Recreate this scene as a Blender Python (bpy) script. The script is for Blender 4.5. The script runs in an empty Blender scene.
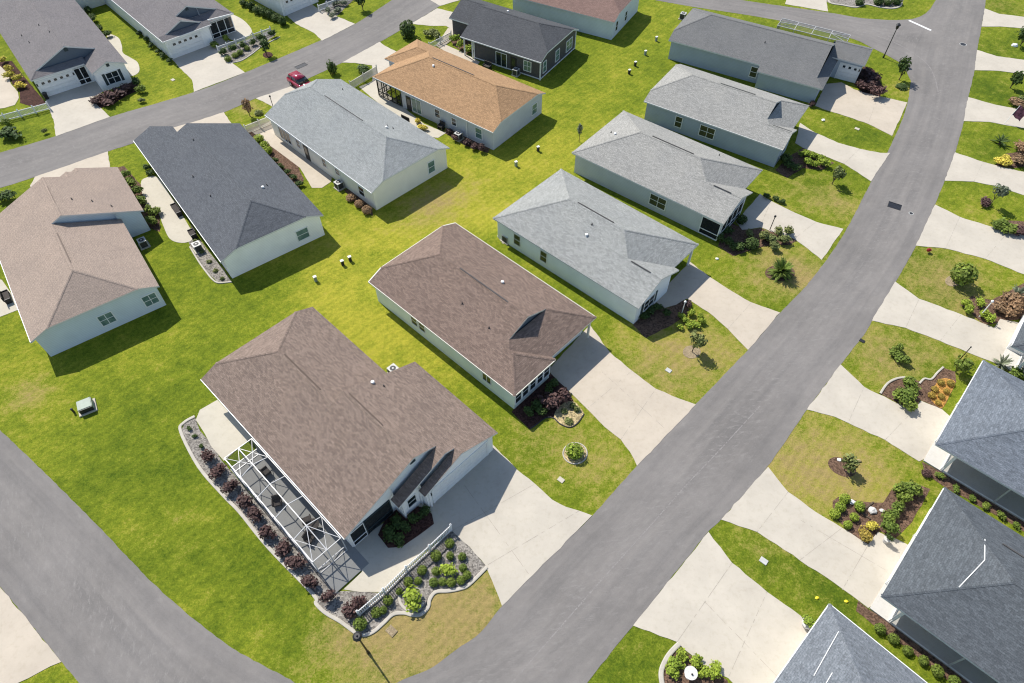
import bpy, bmesh, math, random
from mathutils import Vector, Matrix, geometry
R = math.radians
random.seed(7)
S = bpy.context.scene
COL = S.collection

# ------------------------------------------------------------------ camera
CAMH, FPX, PITCH, ROLL = 50.72, 661.16, R(51.848), R(0.1816)
cd = bpy.data.cameras.new("Camera"); cam = bpy.data.objects.new("Camera", cd); COL.objects.link(cam)
cam.matrix_world = Matrix.Translation((0, 0, CAMH)) @ Matrix.Rotation(R(90)-PITCH, 4, 'X') @ Matrix.Rotation(ROLL, 4, 'Z')
cd.sensor_width = 36; cd.lens = FPX/1024*36; cd.clip_start = .5; cd.clip_end = 2000
S.camera = cam
# ------------------------------------------------------------------ sky and sun
SUN_AZ, SUN_EL = R(131.5), R(49.5)          # direction towards the sun, measured from +X
w = bpy.data.worlds.new("World"); S.world = w; w.use_nodes = True
nt = w.node_tree; nt.nodes.clear()
sky = nt.nodes.new('ShaderNodeTexSky'); sky.sky_type = 'NISHITA'; sky.sun_disc = False
sky.sun_elevation = SUN_EL; sky.sun_rotation = R(90)-SUN_AZ; sky.altitude = 50; sky.dust_density = .6
bg = nt.nodes.new('ShaderNodeBackground'); bg.inputs['Strength'].default_value = .12
wo = nt.nodes.new('ShaderNodeOutputWorld')
nt.links.new(sky.outputs[0], bg.inputs[0]); nt.links.new(bg.outputs[0], wo.inputs[0])
sd = bpy.data.lights.new("Sun", 'SUN'); sd.energy = 4.6; sd.angle = R(.53); sd.color = (1, .95, .87)
so = bpy.data.objects.new("Sun", sd); COL.objects.link(so)
so.rotation_euler = Vector((math.cos(SUN_EL)*math.cos(SUN_AZ), math.cos(SUN_EL)*math.sin(SUN_AZ), math.sin(SUN_EL))).to_track_quat('Z', 'Y').to_euler()
S.view_settings.view_transform = 'Standard'; S.view_settings.look = 'None'
S.cycles.filter_width = 1.15
S.view_settings.exposure = .54; S.view_settings.gamma = 1

def G(px, py, z=0.0):
    """the real point at height z that the survey photograph shows at pixel px, py"""
    u, v = px-512, py-341.5
    cr, sr = math.cos(ROLL), math.sin(ROLL)
    u, v = cr*u+sr*v, -sr*u+cr*v
    c, s = math.cos(PITCH), math.sin(PITCH)
    dx, dy, dz = u, FPX*c-v*s, -FPX*s-v*c
    t = (z-CAMH)/dz
    return Vector((dx*t, dy*t, z))
# ------------------------------------------------------------------ materials
def lin(c): c /= 255; return c/12.92 if c <= .04045 else ((c+.055)/1.055)**2.4
def alb(r, g, b, k=.6): return (lin(r)*k, lin(g)*k, lin(b)*k)
class N:
    def __init__(s, name, rough=.85, spec=.2):
        s.m = bpy.data.materials.new(name); s.m.use_nodes = True; s.t = s.m.node_tree
        s.b = s.t.nodes['Principled BSDF']; s.b.inputs['Roughness'].default_value = rough
        s.b.inputs['Specular IOR Level'].default_value = spec
    def n(s, typ, **kw):
        x = s.t.nodes.new(typ)
        for k, v in kw.items():
            if k in x.inputs: x.inputs[k].default_value = v
            else: setattr(x, k, v)
        return x
    def l(s, a, b): s.t.links.new(a, b)
    def coord(s, kind='Object'): return s.n('ShaderNodeTexCoord').outputs[kind]
    def noise(s, vec, scale, detail=4, rough=.55):
        x = s.n('ShaderNodeTexNoise', Scale=scale, Detail=detail, Roughness=rough); s.l(vec, x.inputs['Vector']); return x.outputs['Fac']
    def ramp(s, fac, a, b, ca=(0, 0, 0), cb=(1, 1, 1)):
        x = s.n('ShaderNodeValToRGB'); e = x.color_ramp.elements
        e[0].position = a; e[1].position = b; e[0].color = (*ca, 1); e[1].color = (*cb, 1); s.l(fac, x.inputs[0]); return x.outputs[0]
    def mix(s, fac, a, b, blend='MIX'):
        x = s.n('ShaderNodeMix', data_type='RGBA', blend_type=blend)
        for i, v in ((0, fac), (6, a), (7, b)):
            if isinstance(v, (int, float)): x.inputs[i].default_value = v
            elif isinstance(v, tuple): x.inputs[i].default_value = (*v, 1) if len(v) == 3 else v
            else: s.l(v, x.inputs[i])
        return x.outputs[2]
    def bump(s, h, strength, dist=.02):
        x = s.n('ShaderNodeBump', Strength=strength, Distance=dist); s.l(h, x.inputs['Height']); s.l(x.outputs[0], s.b.inputs['Normal'])
    def mapping(s, vec, scale=(1, 1, 1), rot=(0, 0, 0)):
        x = s.n('ShaderNodeMapping'); x.inputs['Scale'].default_value = scale; x.inputs['Rotation'].default_value = rot
        s.l(vec, x.inputs['Vector']); return x.outputs[0]
    def col(s, c):
        if isinstance(c, tuple): s.b.inputs['Base Color'].default_value = (*c, 1)
        else: s.l(c, s.b.inputs['Base Color'])
        return s
def plain(name, c, rough=.6, spec=.3, metal=0, grime=.1, scale=3):
    m = N(name, rough, spec); m.b.inputs['Metallic'].default_value = metal
    f = m.noise(m.coord(), scale, 5)
    m.col(m.mix(m.ramp(f, .35, .7), tuple(x*(1-grime) for x in c), tuple(min(x*(1+grime), .9) for x in c))); return m.m
def shingle(name, c, var=.22, fleck=0):
    m = N(name, .92, .12); uv = m.coord('UV')
    br = m.n('ShaderNodeTexBrick', Scale=1.0); br.inputs['Brick Width'].default_value = .34; br.inputs['Row Height'].default_value = .145
    br.inputs['Mortar Size'].default_value = .006; br.inputs['Bias'].default_value = 0
    br.inputs['Color1'].default_value = (*[x*(1-var) for x in c], 1); br.inputs['Color2'].default_value = (*[x*(1+var) for x in c], 1)
    br.inputs['Mortar'].default_value = (*[x*.55 for x in c], 1); m.l(uv, br.inputs['Vector'])
    n2 = m.noise(uv, 7.5, 4, .8)
    c2 = m.mix(m.ramp(n2, .36, .64), (.74, .74, .74), (1.25+fleck, 1.17+fleck, 1.18+fleck))
    c3 = m.mix(1.0, br.outputs[0], c2, 'MULTIPLY')
    n3 = m.noise(uv, .28, 4)
    c4 = m.mix(1.0, c3, m.mix(m.ramp(n3, .3, .7), (.92, .92, .93), (1.06, 1.05, 1.04)), 'MULTIPLY')
    st = m.noise(m.mapping(uv, (1.6, .12, 1)), 1.0, 3)
    c5 = m.mix(1.0, c4, m.mix(m.ramp(st, .55, .8), (1, 1, 1), (.9, .9, .9)), 'MULTIPLY')
    m.col(c5); m.bump(br.outputs[1], .25, .01); return m.m
def siding(name, c):
    m = N(name, .55, .3); o = m.coord()
    sep = m.n('ShaderNodeSeparateXYZ'); m.l(o, sep.inputs[0])
    mt = m.n('ShaderNodeMath', operation='FRACT'); mu = m.n('ShaderNodeMath', operation='MULTIPLY'); mu.inputs[1].default_value = 5.2
    m.l(sep.outputs[2], mu.inputs[0]); m.l(mu.outputs[0], mt.inputs[0])
    line = m.ramp(mt.outputs[0], .02, .14, (.72, .72, .72), (1, 1, 1))
    f = m.noise(o, .7, 4)
    base = m.mix(m.ramp(f, .35, .7), tuple(x*.95 for x in c), tuple(min(x*1.04, .9) for x in c))
    m.col(m.mix(1.0, base, line, 'MULTIPLY')); m.bump(mt.outputs[0], .3, .02); return m.m
M = {}
def grass_mat():
    m = N('lawn_grass', .95, .08); o = m.coord()
    at = m.n('ShaderNodeVertexColor', layer_name='tone'); sp = m.n('ShaderNodeSeparateColor'); m.l(at.outputs[0], sp.inputs[0])
    nb = m.noise(o, .16, 6, .6); nm = m.noise(o, .8, 6, .72); nf = m.noise(o, 7, 4, .7)
    def addn(x, n, amt):
        a = m.n('ShaderNodeMath', operation='MULTIPLY_ADD'); m.l(n, a.inputs[0]); a.inputs[1].default_value = amt; m.l(x, a.inputs[2])
        b = m.n('ShaderNodeMath', operation='SUBTRACT'); m.l(a.outputs[0], b.inputs[0]); b.inputs[1].default_value = amt*.5; return b.outputs[0]
    y = addn(addn(addn(sp.outputs[0], nb, .85), nm, 1.15), nf, 1.0)
    deep, mid, bright = alb(88, 111, 29), alb(136, 150, 42), alb(190, 185, 66)
    r = m.n('ShaderNodeValToRGB'); e = r.color_ramp.elements; e[0].position = .05; e[1].position = .95
    e[0].color = (*deep, 1); e[1].color = (*bright, 1); k = e.new(.48); k.color = (*mid, 1); m.l(y, r.inputs[0])
    d = addn(addn(addn(sp.outputs[1], nb, .6), nm, 1.7), nf, 1.3)
    c1 = m.mix(m.ramp(d, .3, 1.15), r.outputs[0], alb(178, 158, 102))
    # mowing passes, across the blocks
    wv = m.n('ShaderNodeTexWave', Scale=.42, Distortion=4, Detail=3); m.l(m.mapping(o, (1, 1, 1), (0, 0, R(43))), wv.inputs['Vector'])
    c2 = m.mix(1.0, c1, m.mix(wv.outputs['Fac'], (.94, .94, .94), (1.06, 1.06, 1.05)), 'MULTIPLY')
    c3 = m.mix(1.0, c2, m.mix(m.ramp(m.noise(o, 22, 3, .8), .3, .7), (.66, .68, .68), (1.32, 1.3, 1.3)), 'MULTIPLY')
    c4 = m.mix(1.0, c3, m.mix(m.ramp(m.noise(o, 3.2, 5, .75), .32, .7), (.8, .83, .8), (1.16, 1.13, 1.15)), 'MULTIPLY')
    m.col(c4); m.bump(nf, .8, .09); return m.m
M['lawn'] = grass_mat()
def asphalt(name, c):
    m = N(name, .9, .15); o = m.coord(); uv = m.coord('UV')
    big = m.noise(o, .12, 5, .6); mid = m.noise(o, 1.6, 5, .7); fine = m.noise(o, 14, 3, .8)
    st = m.noise(m.mapping(uv, (9, .035, 1)), 1.0, 4, .6)
    spot = m.noise(m.mapping(uv, (7.5, .55, 1)), 1.0, 5, .75)
    c1 = m.mix(m.ramp(big, .3, .7), tuple(x*.88 for x in c), tuple(x*1.1 for x in c))
    c2 = m.mix(1.0, c1, m.mix(m.ramp(st, .32, .72), (.88, .88, .89), (1.1, 1.09, 1.08)), 'MULTIPLY')
    c3 = m.mix(1.0, c2, m.mix(m.ramp(mid, .35, .7), (.95, .95, .95), (1.05, 1.05, 1.05)), 'MULTIPLY')
    c4 = m.mix(m.ramp(spot, .58, .8), c3, tuple(min(x*1.25, .6) for x in c))
    pt = m.noise(m.mapping(uv, (3.2, .16, 1)), 1.0, 6, .75)
    c4 = m.mix(m.ramp(pt, .42, .72), m.mix(1.0, c4, (.95, .95, .955), 'MULTIPLY'), m.mix(1.0, c4, (1.13, 1.12, 1.11), 'MULTIPLY'))
    mid_ = m.n('ShaderNodeSeparateXYZ'); m.l(uv, mid_.inputs[0])
    band = m.n('ShaderNodeMapRange', interpolation_type='SMOOTHSTEP'); band.inputs[1].default_value = .42; band.inputs[2].default_value = .05
    df = m.n('ShaderNodeMath', operation='SUBTRACT'); m.l(mid_.outputs[0], df.inputs[0]); df.inputs[1].default_value = .5; ab = m.n('ShaderNodeMath', operation='ABSOLUTE'); m.l(df.outputs[0], ab.inputs[0]); m.l(ab.outputs[0], band.inputs[0])
    fl = m.ramp(m.noise(m.mapping(uv, (13, 2.2, 1)), 1.0, 6, .8), .53, .66); flb = m.n('ShaderNodeMath', operation='MULTIPLY'); m.l(fl, flb.inputs[0]); m.l(band.outputs[0], flb.inputs[1])
    c4 = m.mix(flb.outputs[0], c4, tuple(min(x*1.22, .6) for x in c))
    c5 = m.mix(1.0, c4, m.mix(fine, (.82, .82, .82), (1.18, 1.18, 1.18)), 'MULTIPLY')
    m.col(c5); m.bump(fine, .2, .01); return m.m
M['asphalt'] = asphalt('worn_asphalt', alb(148, 144, 140))
def concrete(name, c, j=0):
    m = N(name, .85, .2); o = m.coord()
    big = m.noise(o, .35, 5, .6); mid = m.noise(o, 2.2, 5, .7); fine = m.noise(o, 16, 3, .8)
    c1 = m.mix(m.ramp(big, .3, .72), tuple(x*.9 for x in c), tuple(x*1.06 for x in c))
    c2 = m.mix(1.0, c1, m.mix(m.ramp(mid, .5, .8), (1, 1, 1), (.88, .87, .84)), 'MULTIPLY')
    c3 = m.mix(1.0, c2, m.mix(fine, (.95, .95, .95), (1.05, 1.05, 1.05)), 'MULTIPLY')
    m.col(c3); m.bump(fine, .15, .01); return m.m
M['conc'] = concrete('pale_concrete', alb(222, 213, 197)); M['conc_warm'] = concrete('warm_concrete', alb(222, 209, 190))
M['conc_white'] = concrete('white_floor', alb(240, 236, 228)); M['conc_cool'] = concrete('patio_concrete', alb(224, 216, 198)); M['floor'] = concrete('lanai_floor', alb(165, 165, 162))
def gravel(name, c, s=9, var=.5):
    m = N(name, .95, .1); o = m.coord(); v = m.n('ShaderNodeTexVoronoi', Scale=s); m.l(o, v.inputs['Vector'])
    hs = m.n('ShaderNodeSeparateColor'); m.l(v.outputs['Color'], hs.inputs[0])
    c1 = m.mix(hs.outputs[0], tuple(x*(1-var) for x in c), tuple(x*(1+var) for x in c))
    c2 = m.mix(1.0, c1, m.mix(m.ramp(m.noise(o, .8, 4), .3, .7), (.85, .85, .85), (1.12, 1.12, 1.12)), 'MULTIPLY')
    m.col(c2); m.bump(v.outputs['Distance'], .6, .03); return m.m
M['gravel'] = gravel('grey_gravel', alb(158, 152, 144)); M['mulch'] = gravel('brown_mulch', alb(120, 96, 80)); M['redmulch'] = gravel('dark_red_mulch', alb(86, 62, 56))
M['sandbed'] = gravel('tan_pebbles', alb(205, 185, 140)); M['orange'] = gravel('orange_mulch', alb(200, 150, 80)); M['dirt'] = gravel('bare_dirt', alb(176, 158, 128), 14, .25)
M['edging'] = plain('white_edging', alb(214, 207, 193), .7, .2, 0, .08, 2)
M['white'] = plain('white_trim', (.74, .74, .72), .45, .3, 0, .04); M['offwhite'] = plain('cream_trim', (.62, .60, .52), .5, .3, 0, .05)
M['soffit'] = plain('soffit_white', (.6, .6, .58), .6, .2, 0, .04)
M['frame'] = plain('white_aluminium', (.46, .46, .46), .35, .4, 0, .03)
M['dark'] = plain('dark_metal', (.02, .02, .022), .5, .4, 0, .2); M['black'] = plain('black_paint', (.012, .012, .014), .4, .5, 0, .2)
M['acmetal'] = plain('condenser_metal', (.42, .42, .4), .5, .4, 0, .1); M['acgrille'] = plain('condenser_grille', (.05, .05, .05), .6, .3, 0, .3, 20)
M['greenbox'] = plain('utility_green', (.21, .26, .21), .5, .3, 0, .1); M['vent'] = plain('ridge_vent', (.075, .072, .07), .8, .2, 0, .2)
M['shutter'] = plain('shutter_dark', (.03, .045, .05), .5, .3, 0, .1)
M['bark'] = plain('bark', (.10, .075, .055), .9, .1, 0, .3, 8)
M['terracotta'] = plain('terracotta', (.33, .14, .08), .8, .2, 0, .15)
M['cushion'] = plain('dark_wicker', (.05, .043, .04), .8, .2, 0, .3, 12); M['yellowp'] = plain('yellow_plastic', (.72, .58, .03), .4, .4, 0, .05)
M['stone'] = plain('pale_stone', (.55, .53, .5), .8, .2, 0, .15, 5)
g = N('window_glass', .06, .6); g.col((.018, .026, .03)); M['glass'] = g.m
g = N('greenish_blind_glass', .12, .6); g.col(g.mix(g.ramp(g.noise(g.coord(), 1.5, 3), .4, .6), (.10, .17, .15), (.16, .24, .20))); M['blind'] = g.m
g = N('car_red', .25, .5); g.col((.26, .006, .028)); g.b.inputs['Coat Weight'].default_value = .6; M['carred'] = g.m
g = N('red_lamp', .2, .5); g.col((.25, .01, .01)); M['taillamp'] = g.m
def screen_mat(name, c, a):
    m = N(name, .8, .1); m.col(c); tr = m.n('ShaderNodeBsdfTransparent'); mx = m.n('ShaderNodeMixShader'); mx.inputs[0].default_value = a
    out = m.t.nodes['Material Output']; m.l(tr.outputs[0], mx.inputs[1]); m.l(m.b.outputs[0], mx.inputs[2]); m.l(mx.outputs[0], out.inputs[0]); return m.m
M['mesh'] = screen_mat('insect_screen', (.03, .03, .03), .16); M['mesh_far'] = screen_mat('grey_insect_screen', (.07, .08, .08), .42); M['mesh_thin'] = screen_mat('thin_insect_screen', (.10, .11, .12), .1); M['mesh_dark'] = screen_mat('dark_porch_screen', (.02, .024, .026), .75)
def leaf(name, c, var=.45):
    m = N(name, .7, .2); at = m.n('ShaderNodeVertexColor', layer_name='tone'); sp = m.n('ShaderNodeSeparateColor'); m.l(at.outputs[0], sp.inputs[0])
    inf = m.n('ShaderNodeObjectInfo')
    c1 = m.mix(sp.outputs[0], tuple(x*(1-var) for x in c), tuple(x*(1+var) for x in c))
    c2 = m.mix(1.0, c1, m.mix(inf.outputs['Random'], (.82, .86, .85), (1.15, 1.1, 1.05)), 'MULTIPLY')
    m.col(c2)
    tl = m.n('ShaderNodeBsdfTranslucent'); m.l(c2, tl.inputs[0]); mx = m.n('ShaderNodeMixShader'); mx.inputs[0].default_value = .22
    out = m.t.nodes['Material Output']; m.l(m.b.outputs[0], mx.inputs[1]); m.l(tl.outputs[0], mx.inputs[2]); m.l(mx.outputs[0], out.inputs[0]); return m.m
LEAF = dict(green=leaf('leaf_green', (0.15, 0.205, 0.036)), lime=leaf('leaf_lime', (0.247, 0.325, 0.039)), maroon=leaf('leaf_maroon', (0.105, 0.062, 0.058), .5),
            dark=leaf('leaf_dark', (0.066, 0.105, 0.028)), olive=leaf('leaf_olive', (0.169, 0.195, 0.065)), yellow=leaf('leaf_yellow', (0.546, 0.468, 0.078)),
            rust=leaf('leaf_rust', (0.260, 0.169, 0.098)), orange=leaf('leaf_orange', (0.338, 0.247, 0.052)), grey=leaf('leaf_greygreen', (0.169, 0.195, 0.130)), red=leaf('leaf_red', (0.455, 0.039, 0.052)))
# ------------------------------------------------------------------ object helpers
def link(name, bm, mats, parent=None, smooth=False):
    me = bpy.data.meshes.new(name); bm.to_mesh(me); bm.free()
    for m in (mats if isinstance(mats, (list, tuple)) else [mats]): me.materials.append(M[m] if isinstance(m, str) else m)
    if smooth:
        for p in me.polygons: p.use_smooth = True
    o = bpy.data.objects.new(name, me); COL.objects.link(o)
    if parent: o.parent = parent
    return o
def tag(o, label=None, cat=None, group=None, kind=None):
    if label and len(label.split()) > 16: print('LONG', len(label.split()), label)
    for k, v in (('label', label), ('category', cat), ('group', group), ('kind', kind)):
        if v: o[k] = v
    return o
def thing(name, label, cat, loc=(0, 0, 0), rz=0, group=None):
    o = bpy.data.objects.new(name, None); o.empty_display_size = .3; COL.objects.link(o)
    o.location = loc; o.rotation_euler = (0, 0, rz); return tag(o, label, cat, group)
def copy_tree(o, parent=None):
    c = o.copy(); COL.objects.link(c)
    if parent: c.parent = parent
    for ch in list(o.children): copy_tree(ch, c)
    return c
def box(bm, c, s, rz=0, mi=0, mat=None):
    """box of size s centred at c"""
    r = bmesh.ops.create_cube(bm, size=1)
    T = mat if mat is not None else Matrix.Translation(c) @ Matrix.Rotation(rz, 4, 'Z') @ Matrix.Diagonal((*s, 1))
    bmesh.ops.transform(bm, matrix=T, verts=r['verts'])
    for f in {f for v in r['verts'] for f in v.link_faces}: f.material_index = mi
def bar(bm, a, b, w, h=None, mi=0):
    a, b = Vector(a), Vector(b); d = b-a; L = d.length
    if L < 1e-6: return
    q = d.to_track_quat('X', 'Z').to_matrix().to_4x4()
    box(bm, None, None, mi=mi, mat=Matrix.Translation((a+b)/2) @ q @ Matrix.Diagonal((L, w, h or w, 1)))
def cone(bm, a, b, r0, r1, n=8, mi=0):
    a, b = Vector(a), Vector(b); d = b-a
    r = bmesh.ops.create_cone(bm, cap_ends=True, segments=n, radius1=r0, radius2=r1, depth=d.length)
    bmesh.ops.transform(bm, matrix=Matrix.Translation((a+b)/2) @ d.to_track_quat('Z', 'Y').to_matrix().to_4x4(), verts=r['verts'])
    for f in {f for v in r['verts'] for f in v.link_faces}: f.material_index = mi
def ball(bm, c, s, mi=0, sub=2):
    r = bmesh.ops.create_icosphere(bm, subdivisions=sub, radius=1)
    bmesh.ops.transform(bm, matrix=Matrix.Translation(c) @ Matrix.Diagonal((*s, 1)), verts=r['verts'])
    for f in {f for v in r['verts'] for f in v.link_faces}: f.material_index = mi; f.smooth = True
def smoothline(pts, closed=False, n=6):
    out = []; L = len(pts)
    for i in range(L if closed else L-1):
        p = [Vector(pts[(i+k) % L] if closed else pts[max(0, min(L-1, i+k))]) for k in (-1, 0, 1, 2)]
        for j in range(n):
            t = j/n; out.append(.5*((2*p[1])+(p[2]-p[0])*t+(2*p[0]-5*p[1]+4*p[2]-p[3])*t*t+(3*p[1]-p[0]-3*p[2]+p[3])*t**3))
    if not closed: out.append(Vector(pts[-1]))
    return out
def ragged(pts, step=.6, amp=.05):
    out = []; L = len(pts)
    for i in range(L):
        a, b = pts[i], pts[(i+1) % L]; n = max(1, int((b-a).length/step))
        for j in range(n):
            p = a.lerp(b, j/n)
            if j: p = p+Vector((random.uniform(-amp, amp), random.uniform(-amp, amp), 0))
            out.append(p)
    return out
def sheet(name, px, z, mat, smooth=False, amp=.045, thick=.06, kind='structure', world=False):
    pts = [Vector(p) if world else G(*p) for p in px]
    pts = [Vector((p.x, p.y, 0)) for p in pts]
    if smooth: pts = smoothline(pts, True, 5)
    if amp: pts = ragged(pts, .6, amp)
    bm = bmesh.new(); vs = [bm.verts.new((p.x, p.y, z)) for p in pts]
    tris = geometry.tessellate_polygon([[v.co for v in vs]])
    lo = [bm.verts.new((p.x, p.y, z-thick)) for p in pts]
    for t in tris:
        try: bm.faces.new([vs[i] for i in t])
        except ValueError: pass
    for i in range(len(vs)):
        j = (i+1) % len(vs); bm.faces.new([vs[i], lo[i], lo[j], vs[j]])
    for f in bm.faces:
        f.normal_update()
        if abs(f.normal.z) > .5 and f.normal.z < 0: f.normal_flip()
    o = link(name, bm, mat)
    if kind: o['kind'] = kind
    return o
def strip(name, A, B, z, mat, n=160):
    def res(P):
        P = smoothline([G(*p) for p in P], False, 8); d = [0]
        for i in range(1, len(P)): d.append(d[-1]+(P[i]-P[i-1]).length)
        out = []; k = 0
        for i in range(n+1):
            t = d[-1]*i/n
            while k < len(P)-2 and d[k+1] < t: k += 1
            f = (t-d[k])/max(1e-6, d[k+1]-d[k]); out.append(P[k].lerp(P[k+1], f))
        return out, d[-1]
    a, La = res(A); b, Lb = res(B); bm = bmesh.new(); uv = bm.loops.layers.uv.new('UVMap'); rows = []
    for i in range(n+1):
        ja = Vector((random.uniform(-.03, .03), random.uniform(-.03, .03), 0)); jb = Vector((random.uniform(-.03, .03), random.uniform(-.03, .03), 0))
        p, q = a[i]+ja, b[i]+jb
        rows.append([bm.verts.new(((p.lerp(q, k/6)).x, (p.lerp(q, k/6)).y, z)) for k in range(7)])
    for i in range(n):
        for k in range(6):
            f = bm.faces.new([rows[i][k], rows[i+1][k], rows[i+1][k+1], rows[i][k+1]])
            for lp, (uu, vv) in zip(f.loops, ((k, i), (k, i+1), (k+1, i+1), (k+1, i))): lp[uv].uv = (uu/6, vv/n*La)
            f.normal_update()
            if f.normal.z < 0: f.normal_flip()
    o = link(name, bm, mat); o['kind'] = 'structure'; return o
def curb(name, px, label, wd=.16, h=.1, mat='edging', z=0, closed=False, cat='edging', sm=5):
    P = [G(*p) for p in px]; P = smoothline(P, closed, sm); bm = bmesh.new(); ring = []
    L = len(P)
    for i, p in enumerate(P):
        a = P[(i-1) % L] if closed or i else p; b = P[(i+1) % L] if closed or i < L-1 else p
        d = (b-a).normalized(); n = Vector((-d.y, d.x, 0))*wd/2
        ring.append([bm.verts.new(p+n*k+Vector((0, 0, zz+z))) for k, zz in ((1, -.05), (1, h*.8), (.6, h), (-.6, h), (-1, h*.8), (-1, -.05))])
    for i in range(L if closed else L-1):
        r, s = ring[i], ring[(i+1) % L]
        for k in range(5): bm.faces.new([r[k], r[k+1], s[k+1], s[k]])
    bmesh.ops.recalc_face_normals(bm, faces=bm.faces); return tag(link(name, bm, mat), label, cat)
# ------------------------------------------------------------------ ground and roads
TONES = []   # px, py, radius in metres, yellow amount, dry amount
for a in [(420, 235, 9, .34, 0), (470, 180, 8, .25, .06), (540, 140, 9, .22, 0), (600, 90, 10, .1, 0), (330, 270, 6, .22, 0), (300, 240, 5, .1, 0), (380, 345, 5, .35, 0), (330, 315, 4, .25, 0),
          (420, 215, 4, .05, .5), (330, 240, 4, .1, .22), (440, 200, 3, .1, .5), (470, 185, 3, .1, .3), (545, 165, 3, .2, .2), (505, 215, 3, .25, .25), (460, 345, 5, .3, 0), (500, 340, 4, .3, 0),
          (130, 470, 7, -.16, 0), (170, 540, 7, -.14, 0.02), (230, 590, 6, -.12, 0), (180, 420, 6, -.08, 0), (205, 520, 3, .15, .08), (150, 440, 2.5, .15, .05), (60, 395, 5, .15, .15), (28, 395, 2, .1, .55), (20, 360, 5, .15, .1), (110, 340, 4, .1, 0), (260, 330, 6, -.05, 0),
          (120, 520, 3, .3, .1), (190, 600, 2.5, .3, .1), (250, 645, 2, .3, .1), (290, 650, 4, -.2, 0), (350, 655, 4, .1, .2), (430, 625, 4, .15, .75), (470, 605, 3, .1, .6), (395, 630, 3, .1, .5), (340, 632, 2, .1, .4), (480, 630, 2.5, -.1, .1), (400, 665, 3, -.05, .15),
          (560, 440, 5, .2, .3), (600, 470, 3, .1, .25), (530, 440, 3, -.15, 0), (680, 360, 6, .2, .35), (715, 350, 4, .15, .3), (640, 345, 4, .2, .15), (655, 375, 4, -.1, .1),
          (780, 270, 4, .1, .4), (810, 280, 3, .1, .55), (740, 290, 4, -.05, .1), (760, 240, 4, .2, .3), (720, 270, 4, .05, 0), (800, 190, 4, .05, .25), (840, 205, 3, .1, .4), (830, 180, 4, -.1, 0), (850, 130, 5, -.15, 0),
          (900, 90, 3, .2, .3), (905, 60, 3, -.05, 0), (930, 270, 5, -.05, .35), (960, 300, 4, .0, .3), (990, 280, 4, .15, .15), (900, 365, 5, .0, .3), (880, 350, 3, .1, .3), (940, 350, 3, .05, .2),
          (830, 470, 6, .25, .36), (800, 480, 4, .25, .3), (860, 440, 4, .15, .2), (880, 500, 4, .25, .25), (790, 440, 3, .0, .2), (900, 460, 3, -.1, .0), (760, 550, 3, .0, .15), (800, 570, 4, -.15, 0), (650, 650, 5, -.15, 0), (850, 600, 3, -.1, .1),
          (960, 230, 4, .2, .15), (985, 215, 3, .1, .1), (990, 150, 4, -.2, .0), (1000, 90, 4, -.25, 0), (1000, 50, 4, -.2, 0), (1000, 5, 4, .0, .3), (880, 10, 5, -.1, 0),
          (140, 70, 6, .1, 0), (170, 100, 4, .25, .1), (100, 20, 5, .05, 0), (250, 30, 6, .15, 0), (290, 45, 5, .1, .1), (340, 70, 3, -.05, 0), (250, 108, 3, .1, .5), (390, 55, 3, -.1, 0), (20, 140, 4, -.1, 0), (10, 40, 4, -.1, 0), (120, 160, 3, .05, .05), (640, 30, 6, .15, 0), (690, 5, 5, .1, .1)]:
    p = G(a[0], a[1]); TONES.append((p.x, p.y, a[2], a[3], a[4]))
def build_lawn():
    bm = bmesh.new(); cl = bm.loops.layers.float_color.new('tone')
    xs = [-150+i*1.0 for i in range(301)]; ys = [-10+i*1.0 for i in range(171)]
    V = {}; T = {}
    for i, x in enumerate(xs):
        for j, y in enumerate(ys):
            V[i, j] = bm.verts.new((x, y, 0)); a, b = .42, .05+.13*max(0, min(1, (x+.45*(60-y)-2)/14))
            for tx, ty, r, ya, da in TONES:
                d2 = (x-tx)**2+(y-ty)**2
                if d2 < 9*r*r: e = math.exp(-d2/(r*r)); a += ya*e; b += da*e
            T[i, j] = (a, b)
    for i in range(300):
        for j in range(170):
            ks = ((i, j), (i+1, j), (i+1, j+1), (i, j+1)); f = bm.faces.new([V[k] for k in ks])
            for lp, k in zip(f.loops, ks): lp[cl] = (max(0, T[k][0]), max(0, min(1, T[k][1])), 0, 1)
    far = 420                                    # the lawns run on far beyond the picture
    c = [bm.verts.new((x, y, 0)) for x, y in ((-far, -150), (far, -150), (far, 560), (-far, 560))]
    q = [V[0, 0], V[300, 0], V[300, 170], V[0, 170]]
    edge = [[V[i, 0] for i in range(301)], [V[300, j] for j in range(171)], [V[i, 170] for i in range(300, -1, -1)], [V[0, j] for j in range(170, -1, -1)]]
    for k in range(4):
        f = bm.faces.new([c[k], c[(k+1) % 4]]+list(reversed(edge[k])))
        for lp in f.loops: lp[cl] = (.42, .05, 0, 1)
    for f in bm.faces:
        f.normal_update()
        if f.normal.z < 0: f.normal_flip()
    link('lawn', bm, 'lawn')['kind'] = 'structure'
build_lawn()
strip('main_street', [(300, 790), (345, 716), (396, 683), (428, 670), (456, 650), (481, 632), (502, 606), (548, 558), (592, 516), (636, 467), (696, 404), (748, 350), (780, 313), (812, 279), (845, 232), (871, 182), (890, 147), (905, 112), (910, 88), (913, 60), (922, 28), (936, 0), (942, -22)],
      [(520, 790), (560, 720), (587, 683), (632, 627), (668, 582), (708, 532), (721, 519.5), (768, 466), (807, 409.6), (840.6, 364.6), (863, 336), (872, 321), (895.6, 282), (915.7, 246), (934.5, 205), (944.5, 181), (955, 152.5), (963.6, 122), (968, 98), (974.5, 70.5), (977, 50), (981.6, 26.6), (984.7, 8.6), (988, -22)], .016, 'asphalt', 260)
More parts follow.
